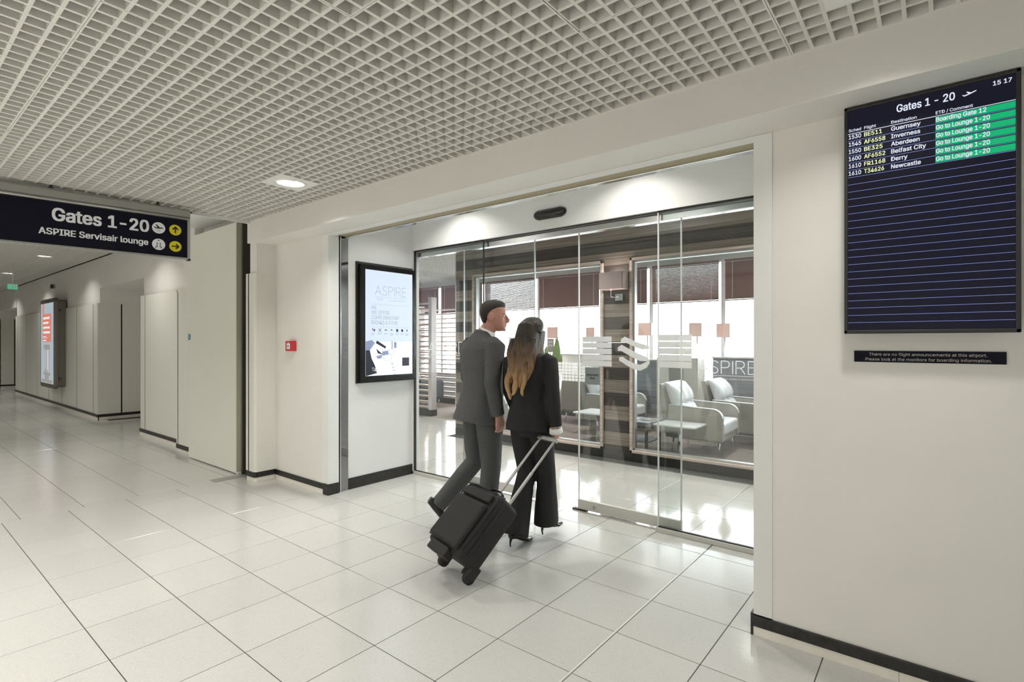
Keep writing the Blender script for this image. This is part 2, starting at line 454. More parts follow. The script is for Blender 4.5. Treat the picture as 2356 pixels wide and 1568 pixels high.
for i in range(len(edges) - 1):
    xb, xa = edges[i], edges[i + 1]
    for n in range(-12, 4):
        ya, yb = -.29 + n * T, -.29 + (n + 1) * T
        if ya > .0 and not (-11.7 < xa < -9.3 or xa < -19.4): continue
        far.append((xa, xb, ya, yb))
def px_area(t):
    cx, cy = (t[0] + t[1]) / 2, (t[2] + t[3]) / 2
    d = .6275 * -cx + .7787 * (cy + 2.695)
    if d < .5: return -1
    u = (.7787 * cx + .6275 * (cy + 2.695)) / d * 1212; v = 1.4 / d * 1212
    if abs(u) > 1300 or v > 980: return 0
    return (t[1] - t[0]) * (t[3] - t[2]) / d ** 3
allt = sorted(tiles + far, key=px_area, reverse=True)
rest = MB()
for i, t in enumerate(allt):
    if i < 300: tile_at(*t)
    else:
        g = .0012; rest.box(t[0] + g, t[1] - g, t[2] + g, t[3] - g, -.0022, 0)
o = obj('distant_floor_tiles', rest, M['tile'], floor); o['kind'] = 'stuff'
# walkway beyond the glass: larger polished grey tiles
GX = 0.6108
for i in range(-16, 8):
    xa = X0 + .2 + i * GX
    if xa < -11.2 or xa > .6: continue
    for j, (ya, yb) in enumerate([(1.03, 1.60), (1.60, 2.20), (2.20, 2.80), (2.80, 3.40), (3.40, 4.0)]):
        if j >= 3 and xa > -6.1: continue
        tile_at(xa, xa + GX, ya, yb, 'greytile')
cp = struct('carpet', MB().box(-12, 2, 4.0, 6.6, -.012, .004).box(-5.5, 2, 3.10, 4.0, -.012, .004), M['carpet'])
# metal expansion strip and door threshold plate
tag(obj('expansion_strip', MB().box(-1.2125, -1.2035, -5.3, .9, -.004, .0012), M['sillw']), 'thin metal expansion strip running through the floor tiles into the doorway', 'floor strip')
tag(obj('threshold_plate', MB().box(-5.73, -5.60, -.46, -.14, -.002, .004), M['signalu'], bevel=.001), 'flat grey metal floor plate at the foot of the tall fire door', 'floor plate')

# ------------------------------------------------------------------ CEILING (egg-crate modules)
ceiling = root_struct('ceiling')
P8 = .6045
def module(w, d, h=.060, th=.0135, hole=False, nx=None, ny=None, name='grid_panel', m='grid'):
    mb = MB(); g = .0008
    nx = nx or max(1, round(w / (P8 / 8))); ny = ny or max(1, round(d / (P8 / 8)))
    def seg(lo, hi, i, n):
        return (lo, hi)
    hx0, hx1 = -w / 4, w / 4; hy0, hy1 = -d / 4, d / 4
    for i in range(nx + 1):
        x = -w / 2 + w * i / nx
        t0, t1 = x - th / 2, x + th / 2
        if i == 0: t0, t1 = x + g, x + th * .55
        if i == nx: t0, t1 = x - th * .55, x - g
        if hole and hx0 + .001 < x < hx1 - .001:
            mb.box(t0, t1, -d / 2 + g, hy0, 0, h); mb.box(t0, t1, hy1, d / 2 - g, 0, h)
        else: mb.box(t0, t1, -d / 2 + g, d / 2 - g, 0, h)
    for j in range(ny + 1):
        y = -d / 2 + d * j / ny
        t0, t1 = y - th / 2, y + th / 2
        if j == 0: t0, t1 = y + g, y + th * .55
        if j == ny: t0, t1 = y - th * .55, y - g
        if hole and hy0 + .001 < y < hy1 - .001:
            mb.box(-w / 2 + g, hx0, t0, t1, .0004, h); mb.box(hx1, w / 2 - g, t0, t1, .0004, h)
        else: mb.box(-w / 2 + g, w / 2 - g, t0, t1, .0004, h)
    return mb.mesh(name, M[m])
mod = module(P8, P8); modh = module(P8, P8, hole=True)
ZC = 2.595
LAMPS = [(-3.794, -.650), (-.167, -.650), (-3.794, -2.464), (-.167, -2.464), (-3.794, -4.277), (-.167, -4.277), (-1.98, -2.464), (-1.98, -4.277)]
def is_lamp(x, y): return any(abs(x - a) < .1 and abs(y - b) < .1 for a, b in LAMPS)
for i in range(12):
    for j in range(8):
        cx = -5.305 + P8 * (i + .5); cy = -.348 - P8 * (j + .5)
        o = link('grid_panel', modh if is_lamp(cx, cy) else mod, ceiling, (cx, cy, ZC + random.uniform(-.0012, .0012)))
        o.rotation_euler = (random.uniform(-.0014, .0014), random.uniform(-.0014, .0014), 0)
es = module(P8, .098, name='grid_edge_strip', ny=1)
for i in range(12): link('grid_edge_strip', es, ceiling, (-5.305 + P8 * (i + .5), -.299, ZC))
obj('plenum_top', MB().box(-5.40, 3.2, -5.3, -.2, 2.98, 3.0), M['plenum'], ceiling)
obj('soffit_panel', MB().box(-7.6, -5.305, -5.3, -.02, 2.80, 2.83).box(-5.325, -5.305, -5.3, -.25, 2.57, 2.98), M['wallw'], ceiling)
# higher ceiling of the far corridor
ZF = 2.90
modf = module(P8, P8, h=.035, th=.02, nx=8, ny=2, name='far_grid_panel')
for i in range(31):
    for j in range(4):
        link('grid_panel', modf, ceiling, (-7.6 - P8 * (i + .5), -.02 - P8 * (j + .5), ZF + random.uniform(-.001, .001)))
mb = MB()
for i in range(31):
    for j in range(4, 9):
        cx, cy = -7.6 - P8 * (i + .5), -.02 - P8 * (j + .5)
        mb.box(cx - .3, cx + .3, cy - .3, cy + .3, ZF + .01, ZF + .03)
o = obj('distant_ceiling_panels', mb, M['grid'], ceiling); o['kind'] = 'stuff'
obj('plenum_top', MB().box(-27, -7.6, -5.5, .8, 3.15, 3.17), M['grid'], ceiling)
obj('sky_block_slab', MB().box(-27.1, 4.1, -5.55, 1.3, 3.19, 3.25), M['grid'], ceiling)  # unseen cover added to stop sky light leaking into the corridor
struct('wall_sky_block', MB().box(-27.1, -11.9, 1.2, 1.3, 0, 3.2).box(-12.1, 4.1, 1.0, 1.3, 3.08, 3.2), M['wall'])  # unseen walls added to shut out sky light behind the corridor
obj('soffit_edge', MB().box(-7.62, -7.60, -5.3, 0, 2.80, 3.15), M['wallw'], ceiling)
# lounge ceiling
ZL = 2.885
lc = root_struct('ceiling_2')
for i in range(14):
    for j in range(9):
        link('grid_panel', mod, lc, (-11.2 + P8 * (i + .5), 1.15 + P8 * (j + .5), ZL))
mb = MB()
for i in range(14, 22):
    for j in range(9):
        cx, cy = -11.2 + P8 * (i + .5), 1.15 + P8 * (j + .5)
        mb.box(cx - .3, cx + .3, cy - .3, cy + .3, ZL + .01, ZL + .03)
o = obj('distant_ceiling_panels', mb, M['grid'], lc); o['kind'] = 'stuff'
obj('plenum_top', MB().box(-12, 2.1, 1.1, 6.7, 3.1, 3.12), M['white'], lc)

def downlight(x, y, z, label, power, group, plate=True, r=.105, spread=125):
    dz = .055 if plate else .006
    t = thing('downlight', label, 'ceiling light', (x, y, z), 0, group)
    if plate:
        mbp = MB(); s = P8 / 4
        n = 32; outer = []; inner = []
        for k in range(n):
            a = 2 * math.pi * k / n; c, sn = math.cos(a), math.sin(a); q = max(abs(c), abs(sn))
            outer.append((c / q * s, sn / q * s)); inner.append((c * r, sn * r))
        vs = [(a, b, 0) for a, b in outer] + [(a, b, 0) for a, b in inner] + [(a, b, .003) for a, b in outer] + [(a, b, .003) for a, b in inner]
        fs = []
        for k in range(n):
            k2 = (k + 1) % n
            fs += [(k, k2, n + k2, n + k), (2 * n + k, 3 * n + k, 3 * n + k2, 2 * n + k2), (k, 2 * n + k, 2 * n + k2, k2)]
        obj('mounting_plate', mbp.add(vs, fs), M['white'], t)
    obj('trim_ring', MB().lathe([(r + .012, 0), (r + .010, -.006), (r - .002, -.006), (r - .006, .002), (r - .006, .01), (r + .012, .006)], n=40, closed=True), M['white'], t)
    obj('reflector', MB().lathe([(r - .006, .0), (r - .010, .03), (r * .72, .065), (r * .3, .085), (0.001, .088)], n=32), M['reflector'], t)
    obj('diffuser', MB().lathe([(.001, dz), (r * .80, dz), (r * .80, dz + .003), (.001, dz + .003)], n=32), M['lamp_on'], t)
    for s in (-1, 1): obj('lamp_tube', MB().cyl((s * .02, -.045, .035), (s * .02, .045, .035), .008, n=10), M['signwhite'], t)
    lamp('downlight_or_fill', (0, 0, .004), power, r * 1.6, parent=t, spread=spread)
    return t
downlight(*LAMPS[0], ZC, 'round recessed downlight, the large lit one in the grid ceiling above the entrance', LAMP_W, None)
downlight(*LAMPS[1], ZC, 'square-plated downlight at the top edge, above the flight screen', LAMP_W * .45, None)
for a in LAMPS[2:]: lamp('downlight_or_fill', (a[0], a[1], ZC + .012), LAMP_W * ((.5 if a[0] > -1 else .8) if a[1] > -4 else 2.4), .14)  # unseen lamps, back row boosted to bounce light off the opposite wall
for x_ in (-5.6, -7.8, 1.65): lamp('downlight_or_fill', (x_, -4.277, ZC + .012 if x_ > -5.2 else 2.79), LAMP_W * 2.4, .14)  # added fill lamps out of view, brightening fascia and ceiling by bounce
downlight(-6.35, -.62, 2.80, 'recessed downlight in the soffit over the tall fire door', LAMP_W * .8, None, plate=False)
lamp('downlight_or_fill', (-6.35, -2.9, 2.79), LAMP_W, .14)
for x, lab in ((-8.5, 'far corridor downlight hidden behind the hanging sign'), (-12.16, 'far corridor downlight, nearest one visible under the hanging sign'), (-15.8, 'far corridor downlight at the left edge of the picture'), (-19.4, 'far corridor downlight beyond the exit sign'), (-23., 'farthest small downlight in the far corridor')):
    downlight(x, -.65, ZF - .003, lab, LAMP_W * .95, None, plate=False)
    lamp('downlight_or_fill', (x, -2.9, ZF - .003), LAMP_W * .95, .14)
pl = [(-3.55, .62), (-1.75, .62)]
obj('ceiling_board', MB().box(-4.4, -.6, 0.0, 1.2, 2.84, 2.86), M['wallw'], ceiling)
for i, (x, y) in enumerate(pl):
    downlight(x, y, 2.835, ['downlight in the entrance ceiling on the poster side', 'downlight in the entrance ceiling near the right jamb'][i], LAMP_W * .5, None, plate=False)
for x in (-8.6, -6.2, -3.8, -1.4):
    lamp('downlight_or_fill', (x, 2.05, ZL - .004), LOUNGE_W, .14)
    lamp('downlight_or_fill', (x - .6, 5.0, ZL - .004), LOUNGE_W, .14)

# ------------------------------------------------------------------ WALLS near side
struct('wall_right', MB().box(-.60, 4.0, 0, .16, 0, 2.39), M['wall'])
struct('wall_right_end', MB().box(3.9, 4.1, -5.4, .2, 0, 3.0), M['wall'])
struct('wall_opposite', MB().box(-27, 4.1, -5.5, -5.35, 0, 3.2), M['wall'])
struct('wall_far_end', MB().box(-27.1, -26.9, -5.5, 1.2, 0, 3.2), M['wall'])
struct('wall_left', MB().box(-5.285, -4.40, 0, .22, 0, 2.39), M['wall'])
# deep fascia bulkhead over the wall, soffit z=2.385
struct('bulkhead', MB().box(-5.375, 4.0, -.25, -.0, 2.385, 2.90).box(-5.375, 4.0, 0, .06, 2.39, 2.90), M['wall'], bevel=.002)
# jamb casings
struct('trim_1', MB().box(-.682, -.600, -.006, .20, 0.10, 2.384), M['wallw'], bevel=.0015)
struct('trim_2', MB().box(-4.42, -4.318, -.006, .10, 0.10, 2.384), M['wallw'], bevel=.0015)
struct('wall_portal_right', MB().box(-.72, -.60, .20, 3.0, 0, 2.85), M['wallw'])
struct('wall_portal_left', MB().box(-4.45, -4.345, .22, 1.10, 0, 2.85), M['wallw'])
# door head: white board, beige shutter slot, chrome lip
struct('trim_3', MB().box(-4.32, -.68, -.006, .05, 2.372, 2.384), M['wallw'])
sh = thing('shutter_track', 'beige roller-shutter slot with a chrome lip running along the head of the entrance', 'shutter track', (-2.5, .1, 2.385))
obj('slot', MB().box(-1.82, 1.80, -.05, .06, 0, .02), M['beige'], sh)
obj('lip', MB().box(-1.82, 1.80, .06, .105, -.012, .03), M['chrome'], sh, bevel=.003)
struct('trim_4', MB().box(-4.345, -.70, .205, .24, 2.39, 2.84), M['wallw'])
# vertical shutter guide at left jamb
gd = thing('shutter_guide', 'tall chrome shutter guide with a dark mirror strip at the left jamb', 'shutter guide', (-4.335, .15, 0))
obj('channel', MB().box(-.02, .004, -.048, -.036, 0, 2.385).box(-.02, .012, -.030, -.018, 0, 2.385), M['chrome'], gd, bevel=.002)
obj('dark_gap', MB().box(-.03, -.004, -.05, -.006, 0, 2.385), M['steel'], gd)
obj('mirror_strip', MB().box(-.02, -.003, -.006, .066, 0.0, 2.385), M['mirror'], gd)

def skirt(name, a, b, plane='y', pos=0., side=-1, z0=.043, z1=.095, tiled=True, mode=0):
    """black band over a white tile course; a..b along the wall, pos = wall face, side = which way it faces"""
    r = root_struct(name)
    t1, t2 = .012, .008
    def bx(mb, p, q, t, za, zb):
        if plane == 'y': mb.box(p, q, pos, pos + side * t, za, zb)
        else: mb.box(pos, pos + side * t, p, q, za, zb)
        return mb
    obj('black_band', bx(MB(), a, b, t1, z0, z1), M['skirtb'], r, bevel=.003)
    n = max(1, round((b - a) / .6)); w = (b - a) / n
    for i in range(n):
        obj('skirting_tile', bx(MB(), a + i * w + .001, a + (i + 1) * w - .001, t2, 0, z0), M['skirtw'], r)
    return r
skirt('baseboard_right', -.694, 3.9, pos=0.0)
r_ = skirt('baseboard_left', -5.285, -4.40, pos=0.0)
o = struct('baseboard_portal', MB().box(-4.345, -4.337, .22, 1.0, 0, .105), M['skirtb'])
struct('baseboard_jamb', MB().box(-4.40, -4.312, -.012, .10, 0, .10), M['skirtb'], bevel=.002)
struct('baseboard_jamb_right', MB().box(-.694, -.682, -.010, .2, 0, .105), M['skirtb'])

# cladding pilaster left of the call point
pil = thing('clad_pilaster', 'white clad pilaster with a black vertical joint beside the fire door pocket', 'pilaster', (-5.36, -.11, 0))
def rbox(x0, x1, y0, y1, z0, z1, r=.03):
    pts = []
    for cx, cy, a0 in ((x1 - r, y0 + r, -90), (x1 - .002, y1 - .002, 0), (x0 + .002, y1 - .002, 90), (x0 + .002, y0 + .002, 180)):
        rr = r if a0 == -90 else .002
        for k in range(5): 
            a = R(a0 + 90 * k / 4); pts.append((cx + rr * math.cos(a), cy + rr * math.sin(a)))
    return MB().prism(pts, 2, z0, z1)
obj('corner_panel', rbox(-.045, .08, -.11, .11, .10, 2.09), M['clad'], pil)
obj('narrow_panel', MB().box(-.112, -.068, -.1095, .11, .10, 2.09), M['clad'], pil)
obj('joint_strip', MB().box(-.0685, -.0445, -.108, .11, .10, 2.09), M['joint'], pil)
obj('black_band', rbox(-.108, .075, -.113, .11, .046, .098), M['skirtb'], pil)
obj('base_tile', rbox(-.104, .07, -.105, .11, 0, .046), M['skirtw'], pil)
struct('wall_pilaster_upper', MB().box(-5.42, -5.285, -.20, .0, 2.09, 2.39), M['wall'])
struct('wall_pocket', MB().box(-5.72, -5.44, 0.10, .14, 0, 2.95).box(-5.72, -5.70, -.15, .12, 0, 2.8), M['pocket'])

# tall fire door leaf standing open
fd = thing('fire_door', 'tall plain off-white sliding fire door standing open against the corridor wall', 'door', (-6.40, -.19, 0))
obj('leaf', MB().box(-.64, .64, 0, .05, .012, 2.665), M['doorleaf'], fd, bevel=.002)
obj('edge_strip', MB().box(.64, .652, -.002, .052, .012, 2.665), M['dooredge'], fd, bevel=.001)
dm = MB().lathe([(.0, 0), (.038, 0), (.038, .004), (.0, .004)], n=28)
me = clean_fix(dm, 'safety_disc', M['blue']); o = link('safety_disc', me, fd, (-.615, 0.0, 1.46)); o.rotation_euler = (R(90), 0, 0)
obj('disc_print', MB().box(-.632, -.598, -.0065, -.0045, 1.475, 1.479).box(-.635, -.595, -.0065, -.0045, 1.464, 1.468).box(-.635, -.595, -.0065, -.0045, 1.453, 1.457).box(-.630, -.600, -.0065, -.0045, 1.442, 1.446), M['signwhite'], fd)
obj('bottom_guide', MB().box(.66, .70, -.01, .03, 0, .03), M['sillw'], fd, bevel=.004)

# ---- far corridor left wall, clad in panels
def clad_run(name, x0, x1, y, widths, z1=2.09, parent=None, mat_='clad'):
    gp = .011 if x0 > -10 else .014
    r = root_struct(name)
    obj('backing', MB().box(x0, x1, y + .002, y + .0195, 0.10, z1), M['joint'], r)
    x = x0
    for w in widths:
        w = min(w, x1 - x)
        if w <= .01: break
        obj('wall_panel', MB().box(x + gp, x + w - gp, y, y + .014, .10, z1), M[mat_], r, bevel=.001)
        x += w
    return r
# short column past the door leaf
cl = thing('clad_column', 'slim clad column with rounded corner, just left of the tall fire door', 'column', (-7.38, -.06, 0))
obj('corner_panel', rbox(-.15, .20, -.075, .09, .10, 2.03, .04), M['clad'], cl)
obj('narrow_panel', MB().box(-.21, -.173, -.0745, .09, .10, 2.03), M['clad'], cl)
obj('joint_strip', MB().box(-.1735, -.1495, -.0735, .09, .10, 2.03), M['joint'], cl)
obj('black_band', rbox(-.21, .20, -.08, .09, .046, .10, .04), M['skirtb'], cl)
obj('base_tile', rbox(-.205, .195, -.07, .09, 0, .046, .04), M['skirtw'], cl)
struct('wall_column_upper', MB().box(-7.45, -7.10, -.10, .0, 2.03, 2.81), M['wall'])
struct('wall_behind_door', MB().box(-7.5, -5.70, .0, .05, 0, 2.9), M['wall'])
# run 1: X -9.35 .. -7.5
clad_run('wall_panelled_near', -9.34, -7.5, -.03, [.21, 1.25, .7], 2.09)
struct('wall_upper_near', MB().box(-9.34, -7.45, .02, .6, 0, 2.90), M['wall'])
skirt('baseboard_near', -9.34, -7.55, pos=-.03, z0=.055, z1=.105)
# alcove X -11.64 .. -9.34
struct('wall_alcove_header', MB().box(-11.655, -9.34, .02, .9, 2.365, 2.90), M['wall'])
al = root_struct('wall_alcove_side')
obj('backing', MB().box(-11.68, -11.655, 0, .9, .10, 2.09), M['joint'], al)
for a, b in ((-.012, .325), (.350, .9)):
    obj('wall_panel', MB().box(-11.656, -11.64, a, b, .10, 2.09), M['clad'], al)
struct('wall_alcove_upper', MB().box(-11.70, -11.655, .02, .9, 2.09, 2.90), M['wall'])
struct('wall_alcove_back', MB().box(-11.7, -9.3, .9, 1.0, 0, 2.9), M['wall'])
skirt('baseboard_alcove', 0, .9, 'x', pos=-11.64, side=1, z0=.055, z1=.105)
# run 2: X -19.5 .. -11.64
clad_run('wall_panelled_far', -19.5, -11.655, -.012, [.3, 1.2, 1.25, 1.25, 1.2, 1.2, 1.15, .3], 2.09)
struct('wall_upper_far', MB().box(-19.5, -11.70, .02, .5, 0, 2.90), M['wall'])
skirt('baseboard_far', -19.5, -11.64, pos=-.012, z0=.055, z1=.105)
struct('wall_alcove_far', MB().box(-22.0, -19.5, -.01, .8, 2.33, 2.90).box(-22.05, -19.4, .8, .9, 0, 2.9).box(-22.04, -22.0, -.01, .8, 2.09, 2.4), M['wall'])
al2 = root_struct('wall_alcove_far_side')
obj('backing', MB().box(-22.04, -22.015, 0, .8, .10, 2.09), M['joint'], al2)
for a, b in ((-.012, .30), (.33, .8)): obj('wall_panel', MB().box(-22.016, -22.0, a, b, .10, 2.09), M['clad'], al2)
skirt('baseboard_alcove_far', 0, .8, 'x', pos=-22.0, side=1, z0=.055, z1=.105)
clad_run('wall_panelled_end', -26.9, -22.0, -.012, [.9, 1.2, 1.2, 1.2, .4], 2.09)
struct('wall_upper_end', MB().box(-26.9, -22.03, .03, .3, 2.09, 2.90), M['wall'])
skirt('baseboard_end', -26.9, -22.0, pos=-.012, z0=.055, z1=.105)

# advertising light box
lb = thing('advertising_light_box', 'tall wall-mounted grey advertising light box with red text block on sky poster', 'light box', (-14.58, -.10, 1.37))
fr = MB()
def rr_pts(w, h, r, n=5):
    p = []
    for cx, cz, a0 in ((w - r, h - r, 0), (-w + r, h - r, 90), (-w + r, -h + r, 180), (w - r, -h + r, 270)):
        for k in range(n + 1):
            a = R(a0 + 90 * k / n); p.append((cx + r * math.cos(a), cz + r * math.sin(a)))
    return p
obj('housing', MB().prism(rr_pts(.61, .90, .06), 1, -.03, .095), M['lightbox'], lb)
o = obj('front_frame', MB().prism(rr_pts(.65, .93, .07), 1, -.10, -.03), M['lightbox'], lb, bevel=.01)
ps = obj('poster', MB().box(-.57, .57, -.104, -.10, -.84, .84), M['post'], lb)
obj('red_panel', MB().box(-.40, .40, -.106, -.104, .03, .62).box(-.40, -.26, -.106, -.104, .62, .84), M['postred'], ps)
mb = MB(); random.seed(3)
for i, (n, z, h) in enumerate([(3, .53, .055), (3, .43, .055), (4, .33, .055), (4, .23, .055), (2, .14, .022), (3, .115, .012), (2, .06, .03)]):
    x = -.34; L = [.60, .50, .62, .64, .28, .42, .28][i]
    k = 0
    while x < -.34 + L:
        w = random.uniform(.012, .03) * (1 if h > .03 else .6); mb.box(x, x + w, -.1075, -.106, z - h / 2 * random.uniform(.6, 1), z + h / 2 * random.uniform(.6, 1.)); x += w + .009
obj('poster_text', mb, M['postwhite'], ps)
mb = MB().box(-.28, .28, -.106, -.104, -.12, -.03)
for x in (-.20, -.10, 0, .10, .20): mb.box(x - .03, x + .03, -.106, -.104, -.62, -.12)
mb.box(-.34, .34, -.106, -.104, -.67, -.62)
obj('column_print', mb, M['postgrey'], ps)
obj('column_highlight', MB().box(-.165, -.14, -.107, -.105, -.55, -.14).box(.02, .045, -.107, -.105, -.55, -.14).box(.12, .15, -.107, -.105, -.6, -.14), M['postwhite'], ps)
obj('fountain_print', MB().ell((0, -.105, -.70), (.2, .001, .10)).box(-.5, .5, -.1055, -.104, -.83, -.76), M['postgrey'], ps)
obj('hinge', MB().box(.60, .652, -.02, .01, .66, .70).box(.60, .652, -.02, .01, -.74, -.70), M['steel'], lb)
# exit sign and detector
ex = thing('exit_sign', 'small green exit sign hanging from the far corridor ceiling', 'exit sign', (-13.7, -.85, 2.45)); ex.scale = (.55, .55, .55)
obj('panel', MB().box(-.012, .012, -.13, .13, -.09, .07), M['exitg'], ex)
mb = MB().box(.013, .015, -.02, .02, -.06, .0).box(.013, .015, -.01, .02, .01, .035).box(.013, .015, .05, .1, -.05, .04)
obj('running_figure', mb, M['signwhite'], ex)
obj('bracket', MB().box(-.015, .015, -.14, .14, .07, .10).cyl((0, 0, .1), (0, 0, .80), .012), M['white'], ex)
tag(obj('wall_detector', MB().box(-15.17, -15.08, -.05, -.004, 2.57, 2.66), M['steel'], bevel=.004), 'small grey box high on the wall above the advertising light box', 'detector')

# ------------------------------------------------------------------ HANGING SIGN
a_ = math.radians(5.6)
sg = thing('hanging_sign', 'navy hanging direction sign reading Gates 1-20 and ASPIRE Servisair lounge', 'sign', (-5.155, -.85, 0), math.pi / 2 - a_)
# local x runs towards the right end (0), the face looks along -y
FY = 0.0
obj('beam', MB().box(-2.4, 0, FY - .018, FY + .05, 2.497, 2.555).box(-2.4, 0, FY - .012, FY + .04, 2.555, 2.566), M['signalu'], sg, bevel=.003)
obj('beam_tube', MB().cyl((-2.4, FY - .012, 2.483), (-.004, FY - .012, 2.483), .014), M['alu'], sg)
obj('panel', MB().box(-2.38, -.022, FY - .006, FY + .03, 2.140, 2.470), M['navy'], sg)
obj('frame', MB().box(-2.4, 0, FY - .012, FY + .034, 2.124, 2.141).box(-.022, 0, FY - .012, FY + .034, 2.124, 2.474), M['alu'], sg, bevel=.002)
letters('lettering', [('Gates 1-20', -.921, 2.327, .094, .612, 'l', .045), ('ASPIRE Servisair lounge', -.999, 2.2165, .047, .687, 'l', .04)], M['signwhite'], sg, (0, FY - .0075, 0))
def disc(mb, x, z, r, y, n=32, th=.001):
    pts = [(x + r * math.cos(2 * math.pi * k / n), z + r * math.sin(2 * math.pi * k / n)) for k in range(n)]
    return mb.prism(pts, 1, y, y - th)
pg = obj('white_pictogram', disc(disc(MB(), -.236, 2.372, .048, FY - .0065), -.236, 2.232, .048, FY - .0065), M['signwhite'], sg)
ya = obj('arrow_disc', disc(disc(MB(), -.113, 2.372, .046, FY - .0065), -.112, 2.230, .046, FY - .0065), M['yellow'], sg)
def poly(mb, pts, x, z, s, y, rot=0):
    c, sn = math.cos(rot), math.sin(rot)
    q = [(x + s * (a * c - b * sn), z + s * (a * sn + b * c)) for a, b in pts]
    return mb.prism(q, 1, y, y - .0008)
def arrow(mb, x, z, s, y, rot):
    poly(mb, [(-.13, -.72), (.13, -.72), (.13, .55), (-.13, .55)], x, z, s, y, rot)
    poly(mb, [(0, .82), (-.62, .18), (-.43, -.02), (0, .42), (.43, -.02), (.62, .18)], x, z, s, y - .0004, rot)
mb = MB(); arrow(mb, -.113, 2.372, .046 * .86, FY - .0077, 0); arrow(mb, -.112, 2.230, .046 * .86, FY - .0077, -math.pi / 2)
obj('arrow', mb, M['joint'], ya)
plane_pts = [(-.78, -.12), (-.62, .05), (-.40, -.02), (.10, .02), (-.45, .52), (-.25, .55), (.42, .10), (.78, .18), (.80, .08), (.60, -.06), (.0, -.25), (-.55, -.28)]
plane_flip = [(-.80, .10), (-.70, .16), (-.42, -.02), (-.22, .02), (-.52, .58), (-.32, .60), (.16, .10), (.60, .10), (.86, -.02), (.60, -.10), (-.10, -.20), (-.60, -.18)]
mb = MB(); poly(mb, plane_flip, -.236, 2.374, .046 * .95, FY - .0077)
poly(mb, [(-.3, -.62), (.25, -.58), (.25, -.52), (-.3, -.56)], -.236, 2.374, .046 * .95, FY - .0077)
poly(mb, plane_flip, -.236, 2.264, .014, FY - .0077)
for s in (-1, 1):
    x = -.236 + s * .021
    disc(mb, x - s * .010, 2.240, .0052, FY - .0065, 12, .002)
    poly(mb, [(-.10, .35), (.14, .35), (.10, -.35), (.55, -.35), (.55, -.85), (.40, -.85), (.40, -.52), (-.10, -.52)] if s > 0 else [(.10, .35), (-.14, .35), (-.10, -.35), (-.55, -.35), (-.55, -.85), (-.40, -.85), (-.40, -.52), (.10, -.52)], x - s * .010, 2.220, .026, FY - .0077)
obj('pictogram_print', mb, M['joint'], pg)
for x in (-.93, -.239, -1.7):
    obj('hanger', MB().box(x - .015, x + .015, FY - .004, FY + .026, 2.566, 2.577).cyl((x, FY + .01, 2.575), (x, FY + .01, 2.592), .009).cyl((x, FY + .01, 2.59), (x, FY + .01, 2.64), .003), M['steel'], sg)
hp = [(.0 + .012, 0, 2.545), (.022, 0, 2.545), (.034, 0, 2.555), (.037, 0, 2.575), (.030, 0, 2.60), (.028, 0, 2.64)]
obj('cable', MB().tube(hp, [.0028] * 6, n=8), M['alu'], sg); obj('cable_gland', MB().cyl((0, 0, 2.545), (.014, 0, 2.545), .008), M['blackmat'], sg)
obj('end_cap', MB().box(-.02, .003, FY - .014, FY + .036, 2.118, 2.132), M['blackmat'], sg)

# ------------------------------------------------------------------ CALL POINT
cpn = thing('fire_call_point', 'small red fire call point on the white wall left of the entrance', 'call point', (-4.945, -.0, 1.36))
obj('box', MB().box(-.062, .062, -.05, 0, -.05, .05), M['red'], cpn, bevel=.006)
obj('window', MB().box(-.028, .028, -.053, -.049, -.030, .026), M['signwhite'], cpn, bevel=.001)
obj('press_mark', MB().box(-.02, .02, -.0545, -.053, -.004, .0).box(-.003, .003, -.0545, -.053, -.02, .016), M['joint'], cpn)
obj('label_strip', lettering([('FIRE', 0, .031, .010, None, 'c', .02)]), M['signwhite'], cpn, (0, -.0505, 0))

# ------------------------------------------------------------------ POSTER DISPLAY in the portal (faces +X)
pd = thing('poster_display', 'portrait black-framed lounge poster screen on the side wall of the entrance', 'display', (-4.345, .66, 1.588))
# local y = world y, faces +x
obj('housing', MB().box(0, .012, -.36, .355, -.588, .588), M['blackmat'], pd, bevel=.003)
obj('bezel', MB().box(.012, .052, -.335, .345, -.585, .565), M['blackgloss'], pd, bevel=.004)
sc_ = obj('screen', MB().box(.050, .054, -.283, .300, -.520, .515), M['lcd'], pd)
LT = []
thin_word('screen_letter', 'ASPIRE', -.17, .275, .090, .385, .0045, M['lcdg'], sc_, (.0548, 0, 0), 'yz')
letters('screen_lettering', [('WE OFFER', -.215, .085, .036, .215, 'l', -.004), ('COMPLIMENTARY', -.215, .035, .036, .345, 'l', -.004), ('DRINKS & FOOD', -.215, -.015, .036, .32, 'l', -.004),
    ('Servisair', -.148, .228, .014, .068, 'l', .0), ('YOUR LOUNGE AT BIRMINGHAM', .213, .222, .011, .215, 'r', .0)], M['lcdg'], sc_, (.0548, 0, 0), 'yz')
obj('screen_lettering', lettering([('AS', -.215, .135, .034, .055, 'l', -.004)], 'yz'), M['lcdm'], sc_, (.0548, 0, 0))
obj('rule_line', MB().box(.054, .055, -.17, .215, .255, .2565).box(.054, .055, -.21, .25, .18, .1813).box(.054, .055, -.21, .25, -.04, -.0387), M['lcdm'], sc_)
mb = MB()
icy = [-.195, -.115, -.042, .030, .100, .165, .23]
def ybox(mb, y0, y1, z0, z1, x=.0545): return mb.box(x - .0005, x + .0006, y0, y1, z0, z1)
v = MB(); ybox(v, -.205, -.195, -.075, -.055); ybox(v, -.19, -.172, -.085, -.062)
obj('icon_violet', v, M['lcdp'], sc_)
def ypoly(mb, pts, y, z, s, x=.0545):
    return mb.prism([(y + a * s, z + b * s) for a, b in pts], 0, x - .0004, x + .0006)
